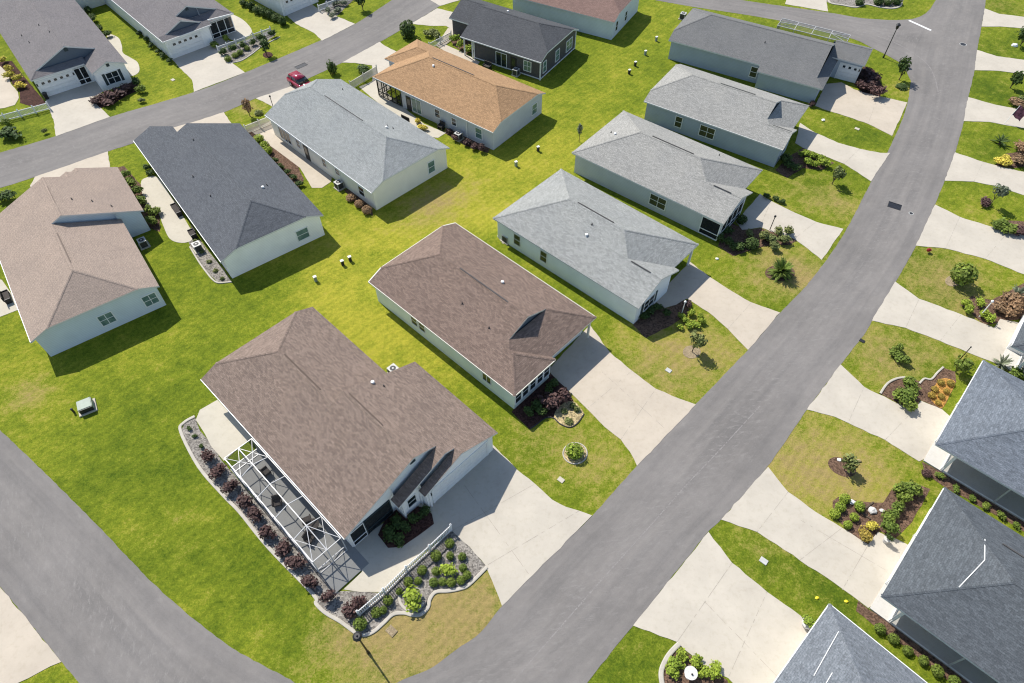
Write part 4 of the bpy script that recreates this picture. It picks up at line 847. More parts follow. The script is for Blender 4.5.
def tree(px, py, hgt, cw, kind, label, ch=None, trunk=.07, bare=.25, shape='airy', group='small trees on the lawns', lean=0):
    p = G(px, py); t = thing('tree', label, 'tree', (p.x, p.y, 0), random.uniform(0, 6.28), group); ch = (ch or hgt*.62)*1.15
    bm = bmesh.new(); top = Vector((lean, 0, hgt-ch*.45)); cone(bm, (0, 0, -.05), top, trunk, trunk*.5, 7)
    for k in range(5):
        a = k*1.256+random.uniform(-.3, .3); s = Vector((lean*.6, 0, (hgt-ch)*random.uniform(.8, 1.05)))
        cone(bm, s, s+Vector((math.cos(a)*cw*.34, math.sin(a)*cw*.34, ch*random.uniform(.45, .7))), trunk*.5, trunk*.18, 5)
    link('trunk', bm, 'bark', t)
    o = bpy.data.objects.new('crown', leafed(shape, kind)); COL.objects.link(o); o.parent = t; o.location = (lean, 0, hgt-ch); o.scale = (cw, cw, ch); return t
def fronds(px, py, hgt, wd, kind, label, n=26, trunk=.35, cat='palm'):
    p = G(px, py); t = thing('palm', label, cat, (p.x, p.y, 0), 0)
    bm = bmesh.new(); cone(bm, (0, 0, -.05), (0, 0, trunk), .16, .12, 8); link('trunk', bm, 'bark', t)
    bm = bmesh.new(); cl = bm.loops.layers.float_color.new('tone')
    for i in range(n):
        a = i*2.399+random.uniform(-.2, .2); e = random.uniform(.15, 1.25); L = wd*.5*random.uniform(.8, 1.1); tn = random.random(); prev = None; side = Vector((-math.sin(a), math.cos(a), 0))
        for k in range(9):
            s_ = k/8; r = L*s_*math.cos(e*(1-.35*s_)); z = trunk+(hgt-trunk)*(math.sin(e)*s_*1.25-.55*s_*s_*(1.2-.5*e)); c = Vector((math.cos(a)*r, math.sin(a)*r, max(.05, z))); wl = .16*math.sin(math.pi*(.12+.86*s_))*wd/2
            if prev:
                for sg in (-1, 1):
                    drop = Vector((0, 0, -wl*.45)); f = bm.faces.new([bm.verts.new(x) for x in (prev[0], c, c+side*sg*wl*.62+drop+(c-prev[0])*.7, prev[0]+side*sg*wl*.75+drop+(c-prev[0])*.9)])
                    for lp in f.loops: lp[cl] = (tn, tn, tn, 1)
            prev = (c,)
    o = link('frond_crown', bm, LEAF[kind], t); return t
# corner house
row([(310, 581), (297, 563), (281.5, 548), (268, 531.5), (255, 516), (244, 502), (230, 486), (217, 470.5), (206.5, 457)], 1.55, 1.15, 'maroon', 'loose', 'maroon shrub in the gravel strip beside the pool cage', 'the white corner edging', 'maroon shrubs along the pool cage')
row([(327, 596.5), (348.5, 611.5), (357, 601.5)], 1.35, 1.15, 'maroon', 'loose', 'maroon shrub at the corner of the gravel bed', 'the pool cage corner', 'maroon corner shrubs')
row([(201, 446), (195, 436), (189, 428)], .5, .4, 'dark', 'loose', 'small dark tuft at the tip of the gravel strip', 'the maroon shrubs', 'small dark tufts')
row([(360, 624, .95), (376, 612), (383, 610, .6), (388, 600, .8), (399, 591, .6), (408, 581.5, .75), (418, 580.7, .6), (422, 570, .8), (436, 555.7, .85), (449.5, 543, .75)], .8, .75, 'green', 'ball', 'rounded green shrub on the street side of the picket fence', 'the street lamp', 'green shrubs along the picket fence', .06)
shrub(413.5, 599, 2.0, 1.3, 'lime', 'loose', 'largest lime-green shrub in the gravel bed, inside the edging bulge'); shrub(449.5, 570.5, 1.3, .9, 'lime', 'loose', 'lime-green spreading shrub ringed by clipped ball shrubs')
row([(436, 571), (433.5, 582), (442.4, 581.5), (451, 582), (461, 580), (467, 575), (463, 568), (462, 556.5), (450, 555.7)], .68, .6, 'green', 'ball', 'clipped ball shrub ringing the small lime shrub', 'the fence, going round counterclockwise', 'clipped ball shrubs in the gravel bed', .06)
row([(426, 511), (414, 517), (405, 526), (397, 521), (390, 533), (400, 539)], 1.35, .7, 'dark', 'loose', 'dark green shrub in the shaded bed under the front window', 'the garage', 'dark shrubs below the bay window')
# brown-roofed house
shrub(552, 402, 2.4, 1.5, 'maroon', 'loose', 'largest maroon shrub in the bed of the brown-roofed house'); shrub(563, 395, 1.7, 1.4, 'maroon', 'loose', 'maroon shrub touching the driveway edge at the brown-roofed house')
row([(529, 411), (538, 404), (542, 410), (548, 391), (553, 384)], 1.3, 1.0, 'dark', 'loose', 'dark shrub in shade under the sunroom windows', 'the left house corner', 'dark shrubs under the sunroom')
row([(564, 410.5), (568.5, 420.5), (577, 408.5), (573, 405)], .75, .5, 'olive', 'low', 'small olive grass tuft on the tan pebbles', 'the big maroon shrub', 'olive tufts on pebbles')
shrub(574.5, 451, 1.55, 1.1, 'lime', 'ball', 'lime-green shrub inside the pale round ring on the lawn')
# grey-roofed neighbour
row([(702, 320.6), (699.6, 316), (691.7, 313), (695, 323.5), (688.6, 325), (685.5, 319.5), (681, 315.5), (680, 326)], .95, .7, 'lime', 'loose', 'yellow-green shrub by the white post of the white gabled house', 'the driveway', 'yellow-green shrubs by the white post')
row([(643, 316), (650, 310), (658, 306.5), (666.6, 313)], 1.2, .9, 'dark', 'loose', 'dark shrub in shade below the shuttered windows', 'the left house corner', 'dark shrubs below the shuttered windows')
shrub(688, 303.5, 1.1, .8, 'maroon', 'loose', 'small maroon shrub at the foot of the white post'); tree(692, 352, 2.9, 1.9, 'olive', 'slender young tree on a pale gravel ring with thin olive crown', 2.0, .05)
# screened-corner house
fronds(780, 275, 2.1, 2.9, 'green', 'bushy palm with dense arching fronds on a dark mulch ring', 90)
row([(764, 235), (769, 238), (778, 231.5), (787.8, 230.5), (784.6, 239), (773.7, 245)], 1.6, 1.15, 'olive', 'loose', 'leafy olive shrub in the bed by the driveway lamp', 'the house', 'olive shrubs by the driveway lamp')
shrub(751.7, 243, 1.7, 1.2, 'dark', 'ball', 'large round dark shrub beside the screened front corner'); shrub(742, 219, 1.2, 1.1, 'dark', 'ball', 'round dark shrub beside the shaded front walk'); shrub(750, 233, 1.2, .8, 'olive', 'loose', 'olive shrub between two round dark shrubs')
row([(721, 237), (728, 231), (730, 241), (737.6, 247)], 1.5, 1.1, 'dark', 'loose', 'dark shrub in the shade of the screened corner', 'the house wall', 'dark shrubs by the screened corner')
row([(766.6, 195.5), (776, 198.5), (782, 201.5)], .9, .6, 'dark', 'loose', 'low dark shrub along the lawn edge above the driveway', 'the grey-roofed house', 'low dark shrubs above the driveway')
# far grey-roofed house and slate house
row([(804.6, 153.5), (812.5, 155), (820, 158), (807.8, 161), (815.6, 164), (825, 162.5)], 1.4, 1.0, 'lime', 'loose', 'lime shrub in the bed of the blue-grey walled house', 'the shaded house wall', 'lime shrubs by the blue-grey house')
row([(784, 158), (789, 165), (797, 168)], 1.6, 1.2, 'dark', 'loose', 'dark shrub in the shade of the blue-grey walled house', 'the wall corner', 'dark shrubs by the blue-grey wall'); tree(832, 184, 2.7, 1.9, 'olive', 'small tree with open crown on the lawn below the lime shrub bed', 1.9, .06)
row([(868, 74, 2.4), (861.5, 85), (872.5, 85), (877, 92), (874, 78)], 2.1, 1.5, 'maroon', 'loose', 'dark maroon shrub beside the small projecting garage', 'the garage corner', 'maroon shrubs by the small garage')
tree(899, 80, 3.6, 2.1, 'dark', 'dark narrow tree on the corner lawn by the street bend', 2.6); shrub(902, 85.5, 1.9, .6, 'dark', 'low', 'low dark ground shrub at the foot of the corner lawn tree'); shrub(812.5, 104, 1.2, .8, 'maroon', 'loose', 'small maroon shrub at the front corner of the slate-roofed house')
# right-hand lawns
tree(1020, 46, 3.8, 3.0, 'dark', 'dark broad tree at the right edge on the second lawn from the top', 2.9); tree(1010, 88, 2.9, 2.1, 'dark', 'small dark tree on the third lawn from the top right', 2.2)
shrub(1016, 102, 2.4, 1.0, 'rust', 'loose', 'rust-brown shrub below the small dark tree at the right edge'); shrub(1023, 100, 1.8, 1.0, 'olive', 'loose', 'olive shrub at the right edge beside the rust-brown one')
fronds(999, 144, 1.2, 2.6, 'dark', 'low dark spiky plant on the lawn below the purple flag', 18, .3, 'plant')
row([(1000, 161), (1005, 158.5), (1008, 163)], 1.5, .8, 'yellow', 'loose', 'yellow variegated shrub beside the fourth driveway on the right', 'the lawn', 'yellow variegated shrubs')
shrub(1019, 160, 2.4, 1.2, 'rust', 'loose', 'brownish shrub right of the yellow variegated shrubs'); shrub(1020.7, 148, 2.2, 1.1, 'rust', 'loose', 'brownish shrub at the right edge above the yellow variegated shrubs')
tree(989, 206, 3.2, 1.8, 'grey', 'tall thin grey-green tree with maroon shrub at its foot', 1.9, .05); shrub(986.5, 202, 1.8, .8, 'maroon', 'loose', 'maroon shrub at the foot of the thin grey-green tree')
row([(997, 224), (1003.5, 224.5), (1010, 229.5)], 2.0, 1.1, 'green', 'loose', 'bright green shrub beside the wide driveway on the right', 'the street', 'bright green shrubs by the driveway'); shrub(1020.7, 231, 1.9, 1.0, 'maroon', 'loose', 'maroon shrub right of the three bright green shrubs')
tree(957, 283, 2.5, 2.5, 'green', 'round-crowned green tree on the lawn with a pale gravel ring', 1.9, .07, shape='ball'); shrub(929, 250, .6, .7, 'red', 'loose', 'tiny red flowering plant at the lawn edge by the driveway')
row([(966, 302), (970.6, 309), (980, 303), (984, 313), (989.4, 318.5)], 1.25, .9, 'lime', 'loose', 'yellow-green shrub about the white post at the right', 'the street', 'yellow-green shrubs about the white post')
row([(1000, 306), (1008, 311), (1016, 306), (1012, 299)], 2.2, 1.3, 'rust', 'loose', 'large purplish-brown shrub right of the white lamp post', 'the white post', 'purplish-brown shrubs'); fronds(1014, 297, 1.7, 2.2, 'grey', 'spiky grey-green plant above the purplish-brown shrubs', 22, .4, 'plant')
row([(893, 352), (899, 356), (904, 360), (899, 348)], 1.25, .9, 'green', 'loose', 'bright green shrub in the clump on the open lawn', 'the street', 'bright green lawn clump')
row([(905, 397, 1.9), (911, 391), (899, 393), (912, 382.5), (907, 404)], 1.5, 1.15, 'green', 'loose', 'full green shrub in the grey bed with curved white edging', 'the driveway', 'full green shrubs in the grey bed')
tree(955, 372, 2.2, 2.2, 'green', 'feathery bright green tree beside the slate roof and flower bed', 1.7, .05)
row([(932, 395), (935, 389), (941, 382), (951, 383), (947, 391), (941.6, 396), (938.5, 402)], .65, .45, 'orange', 'ball', 'small dark-yellow plant in the orange flower bed', 'the grey bed', 'plants in the orange flower bed')
fronds(999, 366, 1.6, 1.9, 'grey', 'spiky pale plant between two driveways at the right edge', 20, .3, 'plant'); shrub(1016, 372, 1.7, 1.1, 'green', 'loose', 'green shrub at the right edge above the slate roof')
tree(843.7, 470, 2.0, 1.7, 'olive', 'small olive tree with dark shadow on the dry lawn', 1.6, .05)
row([(835, 513.7), (840.5, 507), (845, 498.8), (848, 524.6), (854.6, 516.8), (860, 506.6)], .85, .7, 'lime', 'ball', 'round lime shrub in the brown mulch bed by the dry lawn', 'the driveway', 'round lime shrubs in the mulch bed')
shrub(872, 525, 1.1, .7, 'yellow', 'loose', 'yellow flowering shrub in the brown mulch bed'); shrub(864, 534, 1.4, .8, 'orange', 'loose', 'golden shrub at the driveway end of the mulch bed')
row([(890.7, 527), (894, 515), (898, 505), (903, 497), (908, 490), (900, 488), (914, 488), (887, 518)], 1.35, 1.15, 'green', 'loose', 'leafy green shrub in the thick clump beside the dark slate roof', 'the driveway', 'thick green clump by the dark slate roof'); shrub(926.7, 473, .8, .5, 'maroon', 'ball', 'single small maroon ball shrub by the white slab')
row([(880.5, 629), (894, 638.5), (908, 650.5), (924, 660.5), (938, 670.8), (954.5, 681)], .75, .65, 'green', 'ball', 'round green shrub in the mulch strip along the dark screens', 'the white slab', 'round shrubs along the screened side')
row([(941, 476), (956.5, 488), (972, 497.4), (986, 505), (1002, 515.4), (1018, 525.6)], .8, .5, 'green', 'loose', 'low green plant in the strip between two slate roofs', 'the maroon ball shrub', 'low plants between the slate roofs')
row([(682.7, 653), (676, 662), (673, 671), (695, 661), (704.6, 673), (714, 671)], 1.15, .75, 'lime', 'loose', 'leafy lime shrub inside the bold white edging curve', 'the driveway corner', 'lime shrubs by the birdbath')
# upper left
row([(20.4, 84.6), (17, 78), (9.4, 75), (7.8, 67.4), (2, 60)], 1.5, 1.0, 'yellow', 'loose', 'yellow-green shrub between the cream patio and the grey roof', 'the picket fence', 'yellow-green shrubs at the left edge')
row([(94, 101), (101, 97.5), (106.6, 101), (110.5, 95.5), (119, 92), (125, 87.5)], 2.0, 1.2, 'maroon', 'loose', 'dark maroon shrub of the hedge under shuttered windows', 'the garage', 'maroon hedge under shuttered windows')
shrub(136.4, 81.5, 1.5, 1.3, 'dark', 'loose', 'dark green shrub at the right end of the maroon hedge'); shrub(139.5, 89, 1.6, 1.2, 'green', 'loose', 'green shrub on the lawn corner by the maroon hedge'); shrub(141.5, 100, 1.1, .7, 'olive', 'loose', 'small olive tuft on the lawn near the back street')
shrub(11, 132, 3.2, 1.5, 'dark', 'loose', 'dark broad round shrub on the lawn at the left edge'); shrub(45, 131, .8, .7, 'olive', 'loose', 'small olive tuft on the left lawn by the driveway'); shrub(4, 122, 1.5, 1.0, 'green', 'loose', 'green shrub at the left edge under the picket fence')
row([(106.6, 33.7), (100, 28), (92.5, 17.5), (88, 10)], 1.6, 1.1, 'dark', 'loose', 'dark shrub along the right wall of the dark-gabled house', 'the cream patio', 'dark shrubs by the dark-gabled house')
row([(169, 60), (162.7, 55), (158, 51), (151.7, 45), (145.5, 39), (139, 33)], 1.15, .8, 'dark', 'loose', 'dark shrub along the lawn side wall of the grey-roofed house', 'the garage corner', 'dark shrubs along the side wall')
row([(213, 44), (225, 38)], 1.5, 1.1, 'green', 'loose', 'green shrub at the shaded entry of the grey-roofed house', 'the garage', 'green entry shrubs')
row([(223, 51.7), (232.5, 48.6), (243.5, 44.7), (253, 42), (261, 37.6), (271.7, 33.7)], 1.35, 1.15, 'dark', 'loose', 'dark shrub close under the long picket fence', 'the driveway end', 'dark shrubs under the long fence')
row([(227.8, 58.5), (235, 55), (240, 52), (247, 48)], 1.0, .7, 'green', 'ball', 'clipped green shrub in the front row by the back street', 'the driveway end', 'front row shrubs by the back street'); tree(267, 56, 2.8, 2.0, 'dark', 'dark little tree on a round mulch ring by the back street', 2.0)
row([(282, 20.4), (275.6, 17), (270, 14), (264, 12), (257.6, 9), (250.6, 5.5), (243.5, 2.4)], 1.5, 1.25, 'dark', 'ball', 'dark shrub in the row along the white side wall', 'the driveway', 'dark row along the white wall')
row([(328, 10), (333, 15), (337.6, 10), (336, 3.5), (343, 3)], 1.4, 1.0, 'grey', 'loose', 'grey-green shrub in the gravel bed at the top', 'the driveway', 'grey-green shrubs at the top'); tree(363, 10, 3.0, 2.2, 'dark', 'dark tree on the lawn at the top beside the back street', 2.2)
tree(250, 116, 2.9, 1.6, 'rust', 'sparse pinkish-brown tree on the worn lawn by the back street', 2.2, .06); shrub(258, 112, 1.3, .6, 'olive', 'low', 'low olive plant at the foot of the sparse brown tree')
row([(258.4, 138), (264.7, 145.4), (267, 150.5)], 1.2, .9, 'lime', 'ball', 'lime shrub between the dark roof and the cream patio', 'the picket fence', 'lime shrubs by the cream patio')
row([(275, 160), (281, 166), (288, 172), (294, 177.5), (300, 184)], 1.05, .75, 'dark', 'loose', 'dark shrub in the line along the curved cream patio', 'the lime shrubs', 'dark line along the cream patio')
tree(332, 74, 2.3, 1.8, 'dark', 'dark upright tree above the silver-grey roof', 2.4); shrub(362.6, 69, 2.3, 1.1, 'dark', 'loose', 'broad dark shrub above the lattice fence'); tree(408.5, 37, 2.6, 2.4, 'dark', 'dark round-headed tree beside the orange-brown roof', 2.5, shape='ball')
row([(427, 33), (433, 31), (438, 35)], 1.7, 1.0, 'olive', 'loose', 'olive shrub beyond the small fence at the orange-brown roof', 'the dark round tree', 'olive shrubs by the dark round tree')
row([(454, 38.4), (461, 44), (468, 47.5)], 1.6, 1.5, 'lime', 'loose', 'lime shrub on the path beside the charcoal house porch', 'the driveway', 'lime shrubs by the charcoal porch')
row([(449, 131), (455, 137), (468, 142), (474, 146), (481, 147.5)], 1.3, .95, 'maroon', 'loose', 'maroon shrub along the orange-roofed house', 'the end of the path', 'maroon shrubs by the orange roof')
row([(417, 121), (421, 126), (425, 128)], 1.0, .7, 'yellow', 'loose', 'bright yellow plant on the side path', 'the street', 'bright yellow plants')
row([(351, 197.5), (359, 203.5), (367, 209.5)], 1.15, .8, 'rust', 'ball', 'dusky brown shrub along the silver-grey roofed house', 'the condenser', 'dusky shrubs by the white wall')
row([(195, 240), (201, 251), (208.8, 261), (215, 270), (222, 278)], .65, .4, 'olive', 'low', 'small plant in the gravel strip under the white gutter', 'the patio', 'plants in the gravel strip')
row([(125, 174), (131, 182), (137, 191), (142, 200), (148.6, 208.7), (155, 211.5), (152, 220)], 1.5, 1.1, 'green', 'loose', 'green shrub in the row beside the sand-roofed house', 'the back street', 'green row by the sand roof')
row([(147, 166.4), (150, 172.7)], 1.2, .8, 'dark', 'loose', 'dark shrub close by the white gutter of the dark roof', 'the back street', 'dark shrubs by the gutter'); shrub(5, 196, 2.4, 1.4, 'dark', 'loose', 'dark shrub at the left edge beside the back street')
tree(579, 142, 2.9, 1.0, 'grey', 'thin almost bare grey tree behind the screened-corner house', 1.6, .04)
row([(860, 2), (878.7, 1), (888, 2), (897, 1)], 1.5, 1.0, 'dark', 'ball', 'dark shrub in the wavy bed on the corner lawn', 'the driveway', 'dark shrubs on the corner lawn')
# ------------------------------------------------------------------ fences
def fence(P, label, hgt=1.1, pitch=.16, mats='white', group=None, post_every=None, solid=False):
    c = sum(P, Vector())/len(P); t = thing('picket_fence', label, 'fence', (c.x, c.y, 0), 0, group or 'garden fences'); P = [Vector((p.x-c.x, p.y-c.y, 0)) for p in P]
    for p in P:
        bm = bmesh.new(); box(bm, (p.x, p.y, (hgt+.1)/2), (.13, .13, hgt+.1)); q = link('post', bm, mats, t)
        bm = bmesh.new(); cone(bm, (p.x, p.y, hgt+.1), (p.x, p.y, hgt+.14), .11, .11, 4); cone(bm, (p.x, p.y, hgt+.14), (p.x, p.y, hgt+.25), .1, .01, 4); link('post_cap', bm, mats, q)
    k = bmesh.new()
    for a, b in zip(P[:-1], P[1:]):
        for z in (.18, hgt-.08):
            r = bmesh.new(); bar(r, a+Vector((0, 0, z)), b+Vector((0, 0, z)), .06, .1); link('rail', r, mats, t)
        L = (b-a).length; n = max(2, int(L/pitch))
        for i in range(1, n):
            p = a.lerp(b, i/n); ang = math.atan2(b.y-a.y, b.x-a.x); box(k, (p.x, p.y, hgt/2+.02), (.07, .03, hgt-.1), ang)
    link('picket_panel', k, mats, t); return t
fence(FB, 'white picket fence with capped posts along the gravel bed of the corner house')
def pfence(px, label, n, **kw):
    a, b = G(*px[0], .9), G(*px[1], .9); return fence([Vector((a.lerp(b, i/n).x, a.lerp(b, i/n).y, 0)) for i in range(n+1)], label, **kw)
pfence([(-12, 119), (47, 103.5)], 'white picket fence at the left edge joining the shaded garage corner', 4, hgt=1.0)
pfence([(217, 47), (270, 28)], 'long white picket fence beside the back street above dark shrubs', 6, hgt=.95)
pfence([(245, 128), (272, 117)], 'short pale fence between the dark blue-grey and silver-grey roofs', 2, hgt=1.2, mats='offwhite', pitch=.11)
pfence([(350, 84), (376.5, 68)], 'pale lattice fence between the silver-grey and orange-brown roofs', 2, hgt=1.2, mats='offwhite', pitch=.11)
pfence([(429, 44), (451, 32.5)], 'short grey fence above the orange-brown roof', 2, hgt=1.0, mats='soffit')
pfence([(318, 6), (352, -6)], 'white picket fence at the very top beside grey-green shrubs', 4, hgt=1.0)
pfence([(-6, 12), (12, 6)], 'pale fence in the far top-left corner', 2, hgt=1.0)
# ------------------------------------------------------------------ street lamps and posts
def lamp(p, hgt, label):
    t = thing('street_lamp', label, 'street lamp', (p.x, p.y, 0), 0, 'street lamps')
    bm = bmesh.new(); cone(bm, (0, 0, 0), (0, 0, .5), .13, .09, 12); cone(bm, (0, 0, .4), (0, 0, hgt-.75), .075, .055, 12); link('pole', bm, 'black', t)
    bm = bmesh.new(); cone(bm, (0, 0, hgt-.75), (0, 0, hgt-.62), .08, .2, 8); cone(bm, (0, 0, hgt-.62), (0, 0, hgt-.15), .18, .25, 8); hd = link('lantern', bm, 'black', t)
    bm = bmesh.new(); cone(bm, (0, 0, hgt-.15), (0, 0, hgt+.02), .34, .2, 8); cone(bm, (0, 0, hgt+.02), (0, 0, hgt+.16), .07, .02, 8); link('lantern_cap', bm, 'dark', hd)
HT = 4.4; lp_ = G(357, 636, HT); lamp(lp_, HT, 'black street lamp seen from above beside the corner gravel bed'); lamp(G(883.3, 57.7), 5.0, 'tall black street lamp on the corner lawn by the bend')
def post_light(top, base, label, mat='white', hgt=None):
    b = G(*base); t = thing('yard_post', label, 'lamp post', (b.x, b.y, 0), 0, 'yard posts'); z = 1.0
    for k in range(400):
        q = G(*top, z)
        if q.y <= b.y+.02: break
        z += .02
    z = min(max(z, 1.2), 2.6) if hgt is None else hgt
    bm = bmesh.new(); cone(bm, (0, 0, 0), (0, 0, z), .05, .045, 8); link('post', bm, mat, t); bm = bmesh.new(); ball(bm, (0, 0, z+.1), (.13, .13, .16)); link('lantern', bm, mat, t)
post_light((684, 302.5), (681.5, 314), 'white yard lamp post among yellow-green shrubs by the driveway'); post_light((774, 217), (769.7, 230), 'dark yard lamp post above olive shrubs by the driveway', 'black')
post_light((989.4, 302), (979, 317), 'white yard lamp post among shrubs at the right edge'); post_light((271.5, 97), (273.5, 108), 'thin dark yard post by the silver-grey roof', 'black')
p = G(954, 366); t = thing('yard_post', 'thin dark pole at the feathery green tree by the driveway', 'pole', (p.x, p.y, 0), 0, 'yard posts'); bm = bmesh.new(); cone(bm, (0, 0, 0), (0, 0, 2.9), .045, .04, 8); link('post', bm, 'dark', t); bm = bmesh.new(); ball(bm, (0, 0, 2.95), (.07, .07, .07)); link('finial', bm, 'dark', t)
M['flag'] = plain('faded_flag', (.16, .075, .11), .8, .1, 0, .45, 3)
p = G(1004, 124); t = thing('flag', 'faded purple flag hanging over the driveway at the right edge', 'flag', (p.x, p.y, 0))
bm = bmesh.new(); cone(bm, (0, 0, 0), (.9, .5, 2.4), .03, .025, 6); link('pole', bm, 'white', t)
bm = bmesh.new(); gx = [[bm.verts.new((.45+.5*i/6+j*.12, .25+.28*i/6-j*.16+.05*math.sin(i*1.3+j), 1.2+1.2*i/6-.05*j+.06*math.sin(j*1.7+i))) for j in range(7)] for i in range(7)]
for i in range(6):
    for j in range(6): bm.faces.new([gx[i][j], gx[i+1][j], gx[i+1][j+1], gx[i][j+1]])
bmesh.ops.solidify(bm, geom=bm.faces[:], thickness=.01); link('cloth', bm, 'flag', t)
# ------------------------------------------------------------------ condensers, boxes, pedestals, drains
def condenser(px, py, rz, label):
    p = G(px, py, .45); t = thing('air_conditioner', label, 'air conditioner', (p.x, p.y, 0), R(rz), 'air conditioners by the houses')
    bm = bmesh.new(); box(bm, (0, 0, .05), (1.05, 1.05, .14)); link('pad', bm, 'conc_cool', t)
    bm = bmesh.new(); box(bm, (0, 0, .5), (.78, .78, .74)); link('body', bm, 'acgrille', t)
    bm = bmesh.new()
    for x in (-.38, .38):
        for y in (-.38, .38): box(bm, (x, y, .5), (.07, .07, .8))
    box(bm, (0, 0, .885), (.84, .84, .06)); link('cabinet_top', bm, 'acmetal', t)
    bm = bmesh.new(); cone(bm, (0, 0, .915), (0, 0, .925), .29, .29, 20); f = link('fan_grille', bm, 'acgrille', t)
    bm = bmesh.new(); cone(bm, (0, 0, .92), (0, 0, .94), .09, .09, 12); link('fan_hub', bm, 'acmetal', f)
condenser(393.5, 371, -44, 'white-topped air conditioner in the notch of the tan corner roof'); condenser(143, 243, 37, 'air conditioner in shade by the sand-roofed house'); condenser(197.5, 247, -52, 'air conditioner in the gravel strip under the white gutter')
condenser(339, 185, -44, 'air conditioner at the end of the curved cream patio'); condenser(458.5, 136, -37, 'air conditioner among maroon shrubs by the orange roof'); condenser(516, 72, -32, 'air conditioner against the charcoal wall'); condenser(507, 238, -42, 'dark air conditioner behind the shuttered grey-roofed house'); condenser(683, 16, -30, 'air conditioner behind the slate-roofed house at the top')
sheet('pad', [(497, 236), (505, 231), (509, 241), (503, 244)], .05, 'conc_cool', False, 0)
p = G(85, 405, .5); t = thing('utility_box', 'pale green utility cabinet on the open lawn left of the corner house', 'utility box', (p.x, p.y, 0), R(30))
bm = bmesh.new(); box(bm, (0, 0, .06), (1.5, 1.45, .16)); link('pad', bm, 'conc_cool', t); bm = bmesh.new(); box(bm, (0, .0, .42), (1.2, 1.15, .6)); bmesh.ops.bevel(bm, geom=bm.edges[:], offset=.05, segments=2, affect='EDGES'); link('cabinet', bm, 'greenbox', t)
bm = bmesh.new(); box(bm, (0, -.59, .42), (1.12, .05, .5)); link('door', bm, 'dark', t)
p = G(73, 411, .2); t = thing('utility_pedestal', 'tiny dark valve post beside the utility cabinet', 'utility post', (p.x, p.y, 0)); bm = bmesh.new(); cone(bm, (0, 0, 0), (0, 0, .5), .09, .09, 8); link('post', bm, 'dark', t); bm = bmesh.new(); ball(bm, (0, 0, .5), (.12, .12, .08)); link('cap', bm, 'dark', t)
def pedestal(px, py, label, mat='greenbox', s=.3, hgt=.62):
    p = G(px, py); t = thing('utility_pedestal', label, 'utility post', (p.x, p.y, 0), R(30), 'utility pedestals on the back lawns')
    bm = bmesh.new(); box(bm, (0, 0, hgt/2), (s, s*.8, hgt)); link('body', bm, mat, t); bm = bmesh.new(); box(bm, (0, 0, hgt+.03), (s*1.15, s*.95, .1)); link('cap', bm, 'white', t)
for x, y, lab in ((316, 281, 'pale utility pedestal nearest the tan corner roof, on the back lawn'), (343, 265, 'left one of the pair of utility pedestals behind the dark blue-grey roof'), (350.5, 261, 'right one of the pair of utility pedestals behind the dark blue-grey roof'), (538, 151, 'dark-bodied utility pedestal between orange and grey roofs'),
                  (516, 166, 'small pale pedestal beside the thin shadow near the orange roof'), (629, 74, 'utility pedestal on the far back lawn, closest to the charcoal house'), (635, 66, 'utility pedestal just above another on the far back lawn'), (645, 55, 'single pale pedestal midway up the far back lawn'), (656, 41, 'pale pedestal by the corner of the slate-roofed house')):
    pedestal(x, y, lab, 'dark' if 'pale' not in lab else 'greenbox')
def grate(px, py, wd, ln, rz, label):
    p = G(px, py); t = thing('storm_drain', label, 'drain', (p.x, p.y, .022), R(rz), 'storm drains')
    bm = bmesh.new()
    for k in (-1, 1): box(bm, (0, k*wd/2, .01), (ln+.1, .08, .03)); box(bm, (k*ln/2, 0, .01), (.08, wd, .03))
    link('frame', bm, 'dark', t); bm = bmesh.new()
    for k in range(9): box(bm, (-ln/2+ln*(k+.5)/9, 0, .006), (.05, wd, .02))
    link('grille', bm, 'dark', t); bm = bmesh.new(); box(bm, (0, 0, -.004), (ln, wd, .012)); link('pit', bm, 'black', t)
grate(894.5, 206, 1.0, 1.35, -30, 'dark square storm drain grate in the main street'); grate(301, 66, .8, 1.7, 45, 'dark storm drain grate in the back street above the red car')
p = G(963, 44.5); t = thing('manhole', 'small dark manhole cover at the top of the main street', 'manhole cover', (p.x, p.y, .018)); bm = bmesh.new(); cone(bm, (0, 0, 0), (0, 0, .02), .42, .42, 20); link('cover', bm, 'dark', t); bm = bmesh.new(); cone(bm, (0, 0, -.002), (0, 0, .012), .5, .5, 20); link('rim', bm, 'acmetal', t)
p = G(911, 213.5); t = thing('manhole', 'small round valve cover below the storm drain grate', 'manhole cover', (p.x, p.y, .018)); bm = bmesh.new(); cone(bm, (0, 0, 0), (0, 0, .02), .2, .2, 16); link('cover', bm, 'dark', t); bm = bmesh.new(); cone(bm, (0, 0, -.002), (0, 0, .012), .27, .27, 16); link('rim', bm, 'acmetal', t)
def cover(px, py, s, label, mat='conc_cool'):
    p = G(px, py); bm = bmesh.new(); box(bm, (0, 0, .03), (s, s*.75, .07)); bmesh.ops.bevel(bm, geom=bm.edges[:], offset=.012, segments=1, affect='EDGES'); o = link('meter_cover', bm, mat, None); o.location = (p.x, p.y, 0); o.rotation_euler = (0, 0, R(-40)); tag(o, label, 'meter cover', 'meter covers in the lawns')
cover(391.5, 631, .75, 'sandy meter cover in the dry grass below the gravel bed', 'dirt'); cover(561, 480, .55, 'pale meter cover on the lawn between two driveways'); cover(668.5, 370.5, .55, 'grey meter cover on the lawn beside the gravel-ring tree', 'acmetal'); cover(763.6, 561, .6, 'bluish meter cover on the lower right lawn', 'acmetal')
